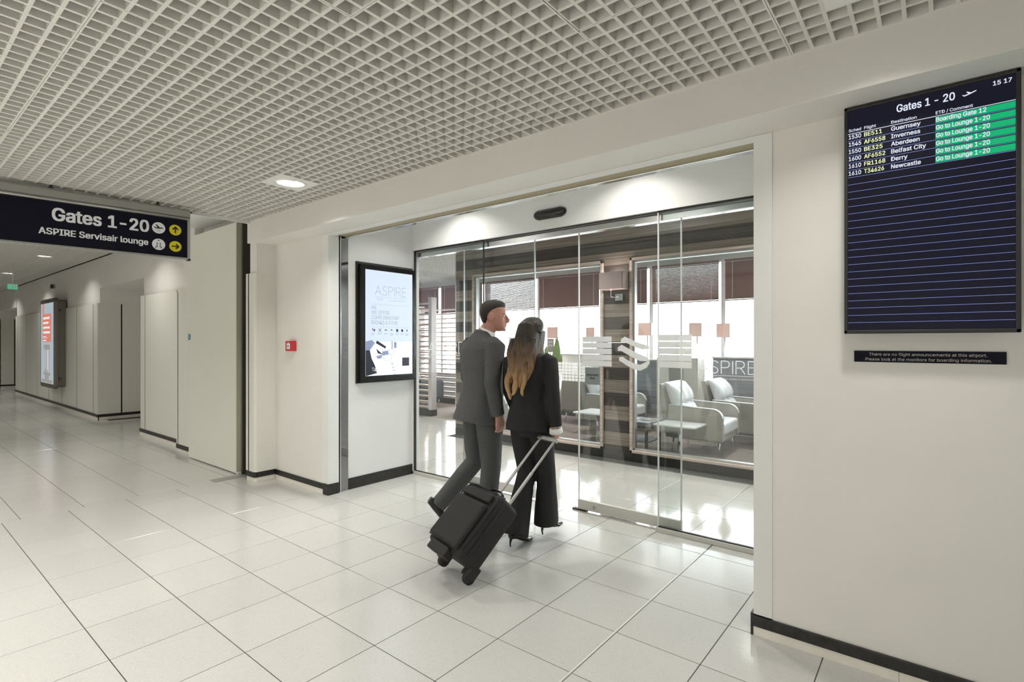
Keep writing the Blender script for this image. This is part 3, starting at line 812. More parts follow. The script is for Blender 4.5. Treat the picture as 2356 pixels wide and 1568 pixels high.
ypoly(mb, [(-1, -1), (-.7, -1), (1, .8), (.8, 1)], -.115, -.072, .017); ypoly(mb, [(1, -1), (.7, -1), (-1, .8), (-.8, 1)], -.115, -.072, .017)
for k in (1., .62, .28): ypoly(mb, [(-k, k * .5), (0, k), (k, k * .5), (k * .8, k * .3), (0, k * .72), (-k * .8, k * .3)], -.042, -.080, .018)
ypoly(mb, plane_flip, .030, -.070, .020)
ybox(mb, .088, .112, -.086, -.058)
mb.ell((.0545, .165, -.072), (.0008, .014, .014)); ybox(mb, .222, .232, -.082, -.060)
obj('icon_row', mb, M['lcdd'], sc_)
mb = MB()
for i, y in enumerate(icy):
    for k in range(2 + (i % 3 == 0)): ybox(mb, y - .022, y + .022 - .006 * k, -.105 - .009 * k, -.1025 - .009 * k)
obj('icon_caption', mb, M['lcdm'], sc_)
# picture: a waiter's hand pours a drink
ph = obj('drinks_picture', MB().box(.0535, .0545, -.283, .300, -.520, -.185), M['lcdw'], sc_)
mb = MB(); ypoly(mb, [(-.283, -.520), (-.15, -.495), (-.175, -.42), (-.215, -.35), (-.235, -.27), (-.283, -.27)], 0, 0, 1., .0555)
ybox(mb, .165, .255, -.435, -.35, .0555); ypoly(mb, [(-.165, -.20), (-.05, -.255), (-.04, -.235), (-.15, -.175)], 0, 0, 1., .0555); ypoly(mb, [(-.16, -.255), (-.14, -.30), (-.08, -.315), (-.10, -.30)], 0, 0, 1., .0556)
obj('dark_shapes', mb, M['lcdd'], ph)
mb = MB(); ypoly(mb, [(-.283, -.27), (-.235, -.27), (-.175, -.20), (-.21, -.17), (-.283, -.185)], 0, 0, 1., .0553)
ybox(mb, .06, .09, -.25, -.19, .0553); ybox(mb, .03, .04, -.26, -.18, .0553); ypoly(mb, [(-.09, -.285), (-.015, -.275), (-.01, -.315), (-.085, -.325)], 0, 0, 1., .0556); ypoly(mb, [(-.16, -.33), (-.09, -.315), (-.095, -.35), (-.14, -.355)], 0, 0, 1., .0555)
for k in range(4): ypoly(mb, [(.02 + .012 * k, -.40 - .035 * k), (.055 + .008 * k, -.412 - .035 * k), (.053 + .008 * k, -.417 - .035 * k), (.02 + .012 * k, -.406 - .035 * k)], 0, 0, 1., .0556)
obj('mid_shapes', mb, M['lcdm'], ph)
mb = MB()
for y, z, rr_, n in ((-.02, -.34, .055, 26), (.02, -.285, .04, 26)):
    for k in range(n):
        a = 2 * math.pi * k / n; b = 2 * math.pi * (k + 1) / n
        p = [(y + rr_ * math.cos(a), z + rr_ * .75 * math.sin(a)), (y + rr_ * math.cos(b), z + rr_ * .75 * math.sin(b)), (y + (rr_ - .003) * math.cos(b), z + (rr_ - .003) * .75 * math.sin(b)), (y + (rr_ - .003) * math.cos(a), z + (rr_ - .003) * .75 * math.sin(a))]
        mb.prism(p, 0, .0553, .0562)
obj('glass_outline', mb, M['lcdg'], ph)
obj('chalk_word', lettering([('Tap', -.21, -.475, .035, .07, 'l', 0)], 'yz'), M['lcdw'], ph, (.0568, 0, 0))

# ------------------------------------------------------------------ GLASS ENTRANCE
struct('door_head', MB().box(-4.345, -.72, 1.0, 1.18, 2.365, 2.85), M['wallw'], bevel=.002)
ent = root_struct('door_1')
FYG = 1.022
def pane(x0, x1, y, z0, z1, name='glass_pane', m='dglass', parent=None, t=.005):
    return obj(name, MB().box(x0, x1, y - t, y + t, z0, z1), M[m], parent)
p1 = pane(-4.30, -3.34, FYG, .035, 2.36, parent=ent); p2 = pane(-1.602, -.72, FYG, .035, 2.36, parent=ent)
obj('door_sill', MB().box(-4.345, -3.34, 1.0, 1.045, 0, .033).box(-1.615, -.72, 1.0, 1.045, 0, .033), M['sillw'], ent, bevel=.002)
obj('seal', MB().box(-4.335, -3.34, 1.012, 1.032, .033, .040).box(-1.602, -.72, 1.012, 1.032, .033, .040).box(-4.345, -3.34, 1.010, 1.034, 2.352, 2.366).box(-1.602, -.72, 1.010, 1.034, 2.352, 2.366).box(-4.325, -4.312, 1.010, 1.034, .035, 2.36), M['joint'], ent)
obj('side_frame', MB().box(-4.345, -4.325, 1.0, 1.05, 0, 2.37), M['white'], ent)
obj('edge_bead', MB().box(-1.606, -1.599, 1.014, 1.03, .035, 2.36), M['white'], ent)
obj('edge_bead', MB().box(-3.343, -3.337, 1.014, 1.03, .035, 2.36), M['joint'], ent)
obj('header_rail', MB().box(-4.33, -.72, 1.055, 1.12, 2.30, 2.352), M['chrome'], ent, bevel=.004)
obj('header_gap', MB().box(-3.34, -1.60, 1.02, 1.06, 2.352, 2.366), M['steel'], ent)
def leafd(x0, x1, side):
    y = 1.085
    g = obj('sliding_leaf', MB().box(x0, x1, y - .005, y + .005, .085, 2.31), M['dglass'], ent)
    obj('bottom_rail', MB().box(x0, x1, y - .016, y + .016, .012, .092), M['sillw'], g, bevel=.003)
    obj('edge_bead', MB().box(x0, x0 + .008, y - .007, y + .007, .09, 2.31).box(x1 - .008, x1, y - .007, y + .007, .09, 2.31), M['white'] if side else M['alu'], g)
    if side: obj('floor_guide', MB().box(x1 - .93, x1 - .80, y - .02, y + .02, 0, .012), M['blackmat'], g); obj('lock', MB().cyl((x0 + .16, y - .022, .052), (x0 + .16, y - .016, .052), .011), M['alu'], g)
    return g
L1 = leafd(-3.66, -2.78, 0); L2 = leafd(-2.33, -1.45, 1)
# vinyl on the glass
def bars(parent, x0, x1, y, z0, z1, n=5, name='vinyl_bars'):
    mb = MB(); h = (z1 - z0) / n
    for i in range(n): mb.box(x0, x1, y - .0012, y, z0 + i * h + .0025, z0 + (i + 1) * h - .0025)
    return obj(name, mb, M['decal'], parent)
bars(L2, -2.29, -2.02, 1.0795, 1.20, 1.445); bars(p2, -1.597, -1.352, 1.0165, 1.21, 1.455)
bars(L1, -3.08, -2.82, 1.0795, 1.20, 1.445)
def swoosh(parent, x, z, s, y):
    mb = MB()
    def band(path, w0):
        top = []; bot = []
        n = len(path)
        for i, (a, b) in enumerate(path):
            w = w0 * (1. if 0 < i < n - 1 else .55)
            top.append((x + a * s, z + (b + w) * s)); bot.append((x + a * s, z + (b - w) * s))
        for i in range(n - 1): mb.prism([bot[i], bot[i + 1], top[i + 1], top[i]], 1, y, y - .0012)
    band([(-.80, .62), (-.55, .70), (-.2, .55), (.15, .40), (.55, .28), (.95, .24)], .16)
    band([(-1., .12), (-.75, .20), (-.4, .02), (0, -.18), (.4, -.34), (.9, -.44)], .19)
    band([(-.92, -.45), (-.7, -.48), (-.4, -.66), (0, -.84), (.4, -.92), (.8, -.74), (.98, -.55)], .17)
    return obj('vinyl_swoosh', mb, M['decal'], parent)
swoosh(L2, -1.83, 1.325, .135, 1.0795); swoosh(L1, -3.30, 1.325, .135, 1.0795)
def aspire(parent, x, z, w, y):
    s = w / .385
    thin_word('vinyl_letter', 'ASPIRE', x, z, .085 * s, w, .0058 * s, M['decal'], parent, (0, y, 0))
    mb = MB().box(x, x + w, y - .001, y, z - .017 * s, z - .013 * s); disc(mb, x + .008, z - .034 * s, .0085 * s, y)
    obj('vinyl_rule', mb, M['decal'], parent)
    obj('vinyl_lettering', lettering([('Servisair', x + .023 * s, z - .039 * s, .010 * s, .066 * s, 'l', .02), ('YOUR LOUNGE AT BIRMINGHAM', x + w, z - .042 * s, .0095 * s, .22 * s, 'r', .02)]), M['decal'], parent, (0, y, 0))
aspire(p2, -1.309, 1.184, .385, 1.016); aspire(p1, -4.10, 1.286, .50, 1.016)
pl_ = obj('vinyl_notice', MB().box(-2.262, -2.125, 1.078, 1.0795, 1.05, 1.19), M['greyplate'], L2)
obj('notice_lettering', lettering([('Automatic', -2.1935, 1.122, .017, .118, 'c', .02), ('door', -2.1935, 1.095, .016, .050, 'c', .02)]), M['joint'], L2, (0, 1.0775, 0))
ms = thing('motion_sensor', 'black capsule-shaped motion sensor on the white header over the glass doors', 'sensor', (-2.56, .995, 2.49))
mb = MB(); pts = []
cap = MB().tube([(-.165, 0, 0), (-.160, 0, 0), (-.145, 0, 0), (-.115, 0, 0), (.115, 0, 0), (.145, 0, 0), (.160, 0, 0), (.165, 0, 0)], [.004, .018, .032, .043, .043, .032, .018, .004], n=20, ref=(0, 1, 0))
obj('housing', cap, M['blackgloss'], ms); obj('indicator_light', MB().ell((.115, -.037, -.01), (.004, .004, .004), 8, 6), emis('led_orange', (1, .25, .02), 1.5), ms)
obj('mount', MB().box(-.13, .13, 0, .006, -.03, .03), M['blackmat'], ms)

# ------------------------------------------------------------------ FLIGHT BOARD
fb = thing('flight_board', 'tall black-framed departures screen listing flights for Gates 1 - 20', 'display', (-.033, 0, 1.908))
obj('housing', MB().box(-.25, .25, -.052, 0, -.44, .44), M['blackmat'], fb)
obj('frame', MB().box(-.270, .270, -.086, -.05, -.474, -.459).box(-.270, .270, -.086, -.05, .459, .474).box(-.270, -.257, -.086, -.05, -.474, .474).box(.255, .270, -.086, -.05, -.474, .474), M['blackmat'], fb, bevel=.003)
s_ = obj('screen', MB().box(-.258, .256, -.080, -.06, -.460, .460), M['scr'], fb)
def BX(x): return x + .033 
def BZ(z): return z - 1.908
Y_ = -.0806
it = [('Gates 1 - 20', -.124, 2.320, .029, .178, 'l', .03), ('15 17', .162, 2.340, .0155, .050, 'l', .03),
      ('Sched', -.287, 2.280, .0115, .043, 'l', .02), ('Flight', -.233, 2.280, .0115, .040, 'l', .02), ('Destination', -.142, 2.279, .0115, .081, 'l', .02), ('ETD / Comment', -.002, 2.2785, .0115, .108, 'l', .02)]
rows = [('1530', 'BE511', 'Guernsey', 'Boarding Gate 12'), ('1545', 'AF6558', 'Inverness', 'Go to Lounge 1-20'), ('1550', 'BE325', 'Aberdeen', 'Go to Lounge 1-20'), ('1600', 'AF6552', 'Belfast City', 'Go to Lounge 1-20'), ('1610', 'FR1168', 'Derry', 'Go to Lounge 1-20'), ('1610', 'T34626', 'Newcastle', 'Go to Lounge 1-20')]
wd_ = [.093, .092, .090, .110, .052, .094]; wf = [.060, .071, .062, .071, .071, .067]; wr = [.144] + [.154] * 5
RP = .03045; H0 = 2.272
yl = []; st = []
for i, (a, b, c, d) in enumerate(rows):
    z = H0 - RP * (i + 1) + .0085
    it += [(a, -.287, z, .0165, .043, 'l', .03), (c, -.142, z, .0165, wd_[i], 'l', .03)]
    yl.append((b, -.233, z, .0165, wf[i], 'l', .03)); st.append((d, -.001, z, .0165, wr[i], 'l', .03))
sh_ = lambda L: [(q[0], BX(q[1]), BZ(q[2])) + tuple(q[3:]) for q in L]
letters('screen_lettering', sh_(it), M['scrw'], s_, (0, Y_, 0))
letters('flight_numbers', sh_(yl), M['scry'], s_, (0, Y_, 0))
for i in range(6):
    z1 = BZ(H0 - RP * i - .004); z0 = BZ(H0 - RP * (i + 1) + .003)
    obj('status_field', MB().box(BX(-.003), BX(.222), -.0804, -.0798, z0, z1), M['scrg'], s_)
letters('status_lettering', sh_(st), M['scrw'], s_, (0, Y_ - .0004, 0))
mb = MB()
for i in range(1, 27): mb.box(BX(-.290), BX(.222), -.0805, -.080, BZ(H0 - RP * i) - .0007, BZ(H0 - RP * i) + .0007)
obj('row_rules', mb, M['scrl'], s_)
obj('header_rule', MB().box(BX(-.290), BX(.222), -.0807, -.080, BZ(H0) - .0011, BZ(H0) + .0011), M['scrw'], s_)
tk = [(-.95, -.05), (-.72, -.10), (-.50, -.34), (-.05, -.20), (-.35, .22), (-.18, .26), (.30, -.02), (.90, .34), (.98, .48), (.85, .50), (.25, .22), (-.60, -.02), (-.80, .06)]
tk = [(-.98, .02), (-.84, .0), (-.70, -.12), (-.10, .04), (-.42, .40), (-.26, .44), (.22, .16), (.80, .36), (.98, .36), (.94, .24), (.30, -.02), (-.55, -.30), (-.78, -.28)]
obj('plane_symbol', poly(MB(), tk, BX(.096), BZ(2.330), .021, Y_), M['scrw'], s_)
cpl = thing('notice_plate', 'narrow black plate under the flight board about flight announcements', 'sign', (-.036, 0, 1.3385))
obj('plate', MB().box(-.240, .240, -.006, 0, -.0235, .0235), M['navy'], cpl, bevel=.0008)
letters('lettering', [('There are no flight announcements at this airport.', 0, .004, .0115, .372, 'c', .004), ('Please look at the monitors for boarding information.', 0, -.0165, .0115, .398, 'c', .004)], mat('notice_print', (.62, .58, .56), .6), cpl, (0, -.0072, 0))

# ------------------------------------------------------------------ LOUNGE PARTITION
YP = 3.0
part = root_struct('wall_lounge_partition')
zb = [0, .105]
zs = [.087, .165, .32, .465, .63, .79, .945, 1.09, 1.24, 1.391, 1.547, 1.70, 1.855, 2.01, 2.165, 2.32, 2.47, 2.62, 2.77, 2.885]
cols = ['dwood', 'lwood', 'dwood', 'lwood', 'dwood', 'lwood', 'dwood', 'lwood', 'dwood', 'lwood', 'dwood', 'lwood', 'dwood', 'lwood', 'dwood', 'lwood', 'dwood', 'lwood', 'dwood']
# openings (world X ranges, z ranges)
OP = [(-5.32, -3.155, .103, 2.385), (-2.80, -.62, .103, 2.385)]
piers = [(-5.68, -5.32), (-3.155, -2.80)]
def board(x0, x1, z0, z1, c): obj('wall_board', MB().box(x0 + .0005, x1 - .0005, YP, YP + .10, z0 + .0005, z1 - .0005), M[c], part)
for i in range(len(zs) - 1):
    if zs[i] < 2.385:
        for a, b in piers: board(a, b, zs[i], min(zs[i + 1], 2.385), cols[i])
    if zs[i + 1] > 2.385: board(-5.68, -.62, max(zs[i], 2.385), zs[i + 1], cols[i])
obj('partition_end', MB().box(-5.695, -5.68, YP, YP + .11, 0, 2.885), M['frame'], part)
struct('baseboard_partition', MB().box(-5.68, -.62, YP - .012, YP + .10, 0, .103), M['skirtb'])
for i, (x0, x1, z0, z1) in enumerate(OP):
    w = root_struct('window_%d' % (i + 1))
    f = .032
    obj('outer_frame', MB().box(x0, x1, YP - .03, YP + .11, z0, z0 + f).box(x0, x1, YP - .03, YP + .11, z1 - f, z1).box(x0, x0 + f, YP - .03, YP + .11, z0, z1).box(x1 - f, x1, YP - .03, YP + .11, z0, z1), M['frame'], w, bevel=.003)
    g = f; h = .022
    obj('inner_frame', MB().box(x0 + g, x1 - g, YP + .0, YP + .06, z0 + g, z0 + g + h).box(x0 + g, x1 - g, YP, YP + .06, z1 - g - h, z1 - g).box(x0 + g, x0 + g + h, YP, YP + .06, z0 + g, z1 - g).box(x1 - g - h, x1 - g, YP, YP + .06, z0 + g, z1 - g), M['alu'], w, bevel=.003)
    pn = pane(x0 + g + h, x1 - g - h, YP + .03, z0 + g + h, z1 - g - h, 'window_pane', 'glass', w, .003)
    if i == 0:
        mb = MB()
        for a in range(16):
            for b in range(6):
                if a < 3 and b not in (0, 3, 5): continue
                xx = -3.63 - .0505 * 10 + a * .0505 * 1.0; zz = .90 + b * .0405
                mb.box(xx, xx + .042, YP + .024, YP + .0265, zz, zz + .034)
        obj('square_manifestation', mb, M['decal'], pn)
# wall sconce on the middle pier
sc = thing('wall_sconce', 'square taupe wall lamp with chrome bracket on the striped pier', 'wall lamp', (-2.975, 2.99, 2.12))
shp = MB()
for (x0, x1, y0, y1) in ((-.155, .155, -.16, -.156), (-.155, .155, -.014, -.01), (-.155, -.151, -.16, -.01), (.151, .155, -.16, -.01)): shp.box(x0, x1, y0, y1, -.10, .10)
obj('lamp_shade', shp, M['sshade'], sc)
obj('bracket', MB().box(-.01, .09, -.02, .0, -.23, -.15).cyl((.0, -.03, -.19), (.04, -.01, -.19), .008).cyl((-.03, -.085, -.19), (-.03, -.085, -.08), .006).cyl((-.03, -.085, -.19), (.0, -.02, -.19), .006), M['chrome'], sc)
obj('bulb', MB().ell((-.0, -.085, 0), (.03, .03, .04)), M['lamp_on'], sc)
lq = bpy.data.lights.new('sconce_light', 'POINT'); lq.energy = 5; lq.shadow_soft_size = .04; lq.color = (1, .9, .85)
lo = bpy.data.objects.new('sconce_light', lq); COL.objects.link(lo); lo.parent = sc; lo.location = (0, -.085, .06)

# lounge shell
struct('wall_lounge_left', MB().box(-12.1, -12, 1.0, 6.7, 0, 3.1), M['wall'])
struct('wall_lounge_right', MB().box(2, 2.1, .16, 6.7, 0, 3.1), M['wall'])
struct('wall_lounge_front', MB().box(-12, -4.45, 1.0, 1.1, 0, 3.1).box(-.62, 2, 1.0, 1.1, 0, 3.1), M['wallw'])
YW = 6.5
ww = root_struct('wall_windows')
obj('sill_wall', MB().box(-12, 2, YW, YW + .2, 0, .55), M['white'], ww); obj('head_wall', MB().box(-12, 2, YW, YW + .2, 2.80, 3.1), M['white'], ww)
mull = [-12.0, -9.66, -8.19, -6.66, -5.10, -4.10, -2.81, -1.3, .3, 2.0]
for m_ in mull: obj('mullion', MB().box(m_ - .035, m_ + .035, YW - .01, YW + .12, .55, 2.80), M['winframe'], ww)
obj('transom', MB().box(-12, 2, YW - .005, YW + .1, .55, .60).box(-12, 2, YW - .02, YW + .1, 2.76, 2.81), M['winframe'], ww)
for i in range(len(mull) - 1):
    obj('window_pane', MB().box(mull[i] + .035, mull[i + 1] - .035, YW + .05, YW + .058, .6, 2.76), M['glass'], ww)
struct('ground', MB().box(-80, 60, 7.2, 120, -4.2, -4.0), M['ground'])
# blinds: each window its own, slats as parts
def blind(x0, x1, zbot, tilt, label):
    t = thing('venetian_blind', label, 'blind', ((x0 + x1) / 2, YW - .07, 2.78), 0, 'venetian blinds on the lounge windows')
    w = (x1 - x0) / 2 - .012
    obj('headrail', MB().box(-w, w, -.025, .025, -.04, 0), M['blind'], t)
    n = int((2.74 - zbot) / .024); c, s = math.cos(tilt), math.sin(tilt)
    hw = .0135
    sl = MB().add([(-w, -hw * c, -hw * s - .0006), (w, -hw * c, -hw * s - .0006), (w, hw * c, hw * s - .0006), (-w, hw * c, hw * s - .0006),
                   (-w, -hw * c, -hw * s + .0006), (w, -hw * c, -hw * s + .0006), (w, hw * c, hw * s + .0006), (-w, hw * c, hw * s + .0006)],
                  [(0, 3, 2, 1), (4, 5, 6, 7), (0, 1, 5, 4), (1, 2, 6, 5), (2, 3, 7, 6), (3, 0, 4, 7)]).mesh('slat', M['blind'])
    for k in range(n): link('slat', sl, t, (0, 0, -.055 - k * .024))
    zb_ = -.055 - n * .024
    obj('bottom_rail', MB().box(-w, w, -.018, .018, zb_ - .012, zb_ + .006), M['blind'], t)
    mb = MB()
    for x in (-w + .12, w - .12): 
        for k in range(int(n * 1.0)): mb.box(x - .006, x + .006, -.0165, -.0145, -.055 - k * .024 + .004, -.055 - k * .024 + .017)
    obj('ladder_cord', mb, M['cord'], t)
bl = [(-9.62, -8.23, 2.11, 1.25), (-8.15, -6.70, 2.11, 1.0), (-6.62, -5.14, 2.11, 1.35), (-5.06, -4.14, 2.11, 1.3), (-4.06, -2.85, 2.11, 1.08), (-2.77, -1.34, 2.10, 1.3), (-1.26, .26, 2.1, 1.2), (-11.9, -9.70, 2.11, 1.25)]
bn = ['closed brown venetian blind behind the slatted divider', 'open-slatted bright venetian blind behind the man', 'closed brown venetian blind right of the woman', 'narrow brown blind just left of the striped pier', 'brown venetian blind with light between slats right of the pier', 'brown venetian blind next to the right jamb', 'brown venetian blind hidden behind the right wall', 'brown venetian blind at the far left of the lounge']
for b, n_ in zip(bl, bn): blind(*b, n_)

# slatted wooden dividers
def divider(x, y, L, label, h=2.24, px=.09, rot=0.):
    t = thing('slatted_divider', label, 'divider', (x, y, 0), rot, 'slatted dividers in the lounge')
    obj('end_post', MB().box(-px / 2, px / 2, -.07, .06, .12, h), M['postw'], t, bevel=.002)
    obj('rear_post', MB().box(-L, -L + px, -.07, .06, .12, h), M['postw'], t, bevel=.002)
    obj('plinth', MB().box(-L, px / 2 + .004, -.08, .07, 0, .12), M['skirtb'], t)
    s = MB().box(-L + px, -px / 2, -.06, .06, -.011, .011).mesh('slat', M['slat'])
    e = MB().box(-L + px, -px / 2, -.066, -.06, -.012, .012).mesh('slat_edge', M['slatedge'])
    k = 0; z = .16
    while z < h:
        o = link('slat', s, t, (0, 0, z)); link('slat_edge', e, o, (0, 0, 0)); z += .104
    return t
divider(-7.42, 4.12, 2.0, 'slatted wooden divider with a pale end post behind the left glass panel')
divider(-8.02, 5.75, 1.6, 'second slatted divider standing farther back behind the first')
# grey low partitions / cabinets
def panel(x0, x1, y, h, label, m='greypanel', d=.06):
    t = thing('seating_screen', label, 'screen', ((x0 + x1) / 2, y, 0))
    w = (x1 - x0) / 2
    n = max(1, round((x1 - x0) / .62)); ww_ = 2 * w / n
    for i in range(n):
        obj('upper_panel', MB().box(-w + i * ww_ + .004, -w + (i + 1) * ww_ - .004, 0, d, .52, h), M[m], t, bevel=.002)
        obj('lower_panel', MB().box(-w + i * ww_ + .004, -w + (i + 1) * ww_ - .004, 0, d, .08, .51), M[m], t, bevel=.002)
    obj('core', MB().box(-w + .005, w - .005, .01, d - .01, 0, h - .005), M['joint'], t)
    obj('top_cap', MB().box(-w - .01, w + .01, -.01, d + .01, h, h + .02), M['postw'], t)
    return t
panel(-4.30, -3.43, 5.25, 1.10, 'tall grey laminate seating screen behind the front white armchair')
panel(-2.70, -1.2, 5.6, 1.15, 'grey laminate seating screen at the right edge of the lounge view')
panel(-5.9, -4.5, 6.2, 1.14, 'low cream seating screen under the window left of the striped pier', 'creampanel')
cm = thing('cream_pillar_unit', 'tall cream cupboard unit with a framed dark mirror between the grey screens', 'cabinet', (-3.05, 5.1, 0))
obj('body', MB().box(-.34, .30, 0, .3, 0, 1.16), M['creampanel'], cm, bevel=.003)
obj('mirror', MB().box(-.14, .08, -.012, .0, .45, 1.0), M['steel'], cm, bevel=.003)
mb = MB().tube([(-.14 + .22 * i / 12, -.018, 1.0 + .05 * math.sin(math.pi * i / 12)) for i in range(13)], [.008] * 13, n=6)
obj('ornate_crest', mb, M['creampanel'], cm)

# armchairs
def armchair(x, y, rz, label, sides='shell', cushion='leatherw', group='lounge armchairs', s=1.):
    t = thing('armchair', label, 'armchair', (x, y, 0), rz, group)      # faces local -y.. front = -y
    prof = [(-.36, .20)]
    for k in range(7):
        a = R(180 - 90 * k / 6); prof.append((-.24 + .12 * math.cos(a), .46 + .12 * math.sin(a)))
    prof += [(.30, .60), (.34, .20)]
    for sx in (-1, 1):
        obj('arm', MB().prism([(b, c) for b, c in prof], 0, sx * .36 - .035, sx * .36 + .035), M[sides], t, bevel=.012, seg=3)
        o = obj('arm_piping', MB().tube([(sx * (.36 + .0), b, c + .004) for b, c in prof[1:-1]], [(.038, .007)] * (len(prof) - 2), n=8, ref=(1, 0, 0)), M['leatherw' if cushion == 'leatherw' else 'leatherb'], t)
    obj('base', MB().box(-.33, .33, -.33, .30, .18, .27), M[sides], t, bevel=.015, seg=3)
    obj('seat_cushion', MB().box(-.32, .32, -.37, .20, .27, .42), M[cushion], t, bevel=.035, seg=4)
    # tufted back cushion: grid bent with buttons
    nx, nz = 18, 14; W_, H_ = .62, .48; vs = []; fs = []
    tl = R(18); ct, st_ = math.cos(tl), math.sin(tl)
    for side in (0, 1):
        for j in range(nz + 1):
            for i in range(nx + 1):
                u = i / nx; v = j / nz
                puff = .12 * (abs(math.sin(math.pi * 3 * u)) ** .5) * (abs(math.sin(math.pi * 2 * v)) ** .4) * .55 + .03
                edge = min(u, 1 - u, v, 1 - v); puff *= min(1, edge * 12 + .0) if edge < .085 else 1
                yy = (-puff if side == 0 else .07)
                X = (u - .5) * W_; Zl = v * H_
                vs.append((X, .17 + Zl * st_ + yy * ct, .40 + Zl * ct - yy * st_ * -1))
    N = (nx + 1) * (nz + 1)
    for j in range(nz):
        for i in range(nx):
            a = j * (nx + 1) + i; fs.append((a, a + 1, a + nx + 2, a + nx + 1)); fs.append((N + a, N + a + nx + 1, N + a + nx + 2, N + a + 1))
    for i in range(nx):
        fs.append((i + 1, i, N + i, N + i + 1)); a = nz * (nx + 1) + i; fs.append((a, a + 1, N + a + 1, N + a))
    for j in range(nz):
        a = j * (nx + 1); fs.append((a, a + nx + 1, N + a + nx + 1, N + a)); a += nx; fs.append((a + nx + 1, a, N + a, N + a + nx + 1))
    bc = obj('back_cushion', MB().add(vs, fs, True), M[cushion], t)
    for bu in (1 / 3, 2 / 3):
        q_ = vs[(nz // 2) * (nx + 1) + round(bu * nx)]; obj('button', MB().ell((q_[0], q_[1] - .003, q_[2]), (.013, .008, .013), 10, 6), M['signalu'], bc)
    obj('back_shell', MB().prism([(.26, .25), (.42, .86), (.47, .85), (.36, .22)], 0, -.34, .34), M[sides], t, bevel=.012, seg=3)
    for sx in (-1, 1):
        for sy in (-.29, .27): obj('leg', MB().cyl((sx * .29, sy, .18), (sx * .31, sy * 1.05, .005), .014, .008, n=10), M['chrome'], t)
    return t
armchair(-2.36, 4.15, R(92), 'taupe armchair with white button-tufted back, nearest behind the right window')
armchair(-2.10, 5.03, R(92), 'taupe armchair with white tufted back, behind the nearest one')
armchair(-1.15, 5.14, R(90), 'black leather armchair at the right edge of the lounge view', 'leatherb', 'leatherb')
armchair(-4.76, 5.38, R(180), 'white tufted armchair beside the silver planter', 'shell', 'leatherw')
armchair(-3.92, 4.75, R(92), 'taupe armchair behind the white coffee table left of the pier', 'shell', 'leatherw')
armchair(-5.36, 3.72, R(92), 'taupe armchair partly hidden by the woman', 'shell', 'leatherw')
armchair(-6.9, 4.95, R(200), 'black leather armchair beside the end post of the slatted divider', 'leatherb', 'leatherb')
armchair(-8.75, 4.95, R(180), 'black leather armchair seen through the slats of the divider', 'leatherb', 'leatherb')
def coffee_table(x, y, w, d, label, h=.42):
    t = thing('coffee_table', label, 'table', (x, y, 0))
    obj('top', MB().box(-w / 2, w / 2, -d / 2, d / 2, h - .02, h), M['tabletop'], t, bevel=.003)
    obj('pedestal', MB().cyl((0, 0, .015), (0, 0, h - .02), .025), M['chrome'], t)
    obj('foot', MB().box(-.2, .2, -.2, .2, 0, .015), M['chrome'], t, bevel=.003)
    return t
coffee_table(-2.40, 3.50, .50, .42, 'low white coffee table in front of the nearest tufted armchair')
coffee_table(-3.72, 3.86, .52, .5, 'white square coffee table left of the striped pier')
ct_ = thing('magazine_table', 'low dark side table with papers on it at the corner of the right window', 'table', (-2.98, 3.45, 0))
obj('top', MB().box(-.28, .30, -.22, .22, .38, .43), M['greypanel'], ct_, bevel=.004); obj('shelf', MB().box(-.26, .28, -.2, .2, .18, .20), M['greypanel'], ct_)
for sx in (-1, 1):
    for sy in (-1, 1): obj('leg', MB().box(sx * .25 - .015 + .01, sx * .25 + .015 + .01, sy * .19 - .015, sy * .19 + .015, 0, .38), M['steel'], ct_)
tag(obj('magazine', MB().box(-3.14, -2.92, 3.36, 3.52, .4315, .436), M['signwhite'], bevel=.001), 'white magazine lying on the low dark side table', 'magazine')
tag(obj('magazine', MB().box(-2.86, -2.73, 3.40, 3.57, .4315, .437), M['taupe'], bevel=.001), 'brown magazine beside the white one on the dark side table', 'magazine')
# low ledge with table lamps
def tlamp(x, y, h, w, label):
    t = thing('table_lamp', label, 'lamp', (x, y, 0), 0, 'rose-shaded lamps against the lounge windows')
    mb = MB(); q = w / 2
    for (x0, x1, y0, y1) in ((-q, q, -q, -q + .004), (-q, q, q - .004, q), (-q, -q + .004, -q, q), (q - .004, q, -q, q)): mb.box(x0, x1, y0, y1, h - .11, h + .11)
    obj('lamp_shade', mb, M['shade'], t)
    obj('pole', MB().cyl((0, 0, .01), (0, 0, h + .05), .010), M['alu'], t); obj('base', MB().lathe([(.001, 0), (.11, 0), (.11, .012), (.001, .016)], n=24), M['alu'], t)
    return t
tlamp(-5.86, 5.95, 1.58, .24, 'rose lamp right of the woman, beside the quiet zone sign'); tlamp(-5.05, 5.98, 1.56, .17, 'rose lamp just left of the striped pier')
tlamp(-3.93, 5.95, 1.62, .24, 'rose lamp just right of the striped pier'); tlamp(-3.06, 5.95, 1.60, .2, 'rose lamp in the middle of the right window'); tlamp(-2.62, 5.95, 1.58, .2, 'rose lamp beside the right-hand mullion')
# quiet zone signs
def qsign(x, y, z, label):
    t = thing('quiet_zone_sign', label, 'sign', (x, y, z))
    obj('card', MB().box(-.075, .075, -.004, .004, 0, .24), M['taupe'], t); obj('stand', MB().box(-.06, .06, -.03, .03, -.012, .0).cyl((0, 0, -z + .0), (0, 0, -.01), .008), M['blackmat'], t)
    obj('lettering', lettering([('Quiet', 0, .160, .045, .11, 'c', 0), ('zone', 0, .095, .045, .10, 'c', 0)]), M['signwhite'], t, (0, -.0055, 0))
qsign(-5.67, 5.5, 1.22, 'taupe Quiet zone sign behind the green plant'); qsign(-4.85, 5.92, 1.26, 'taupe Quiet zone sign left of the striped pier')
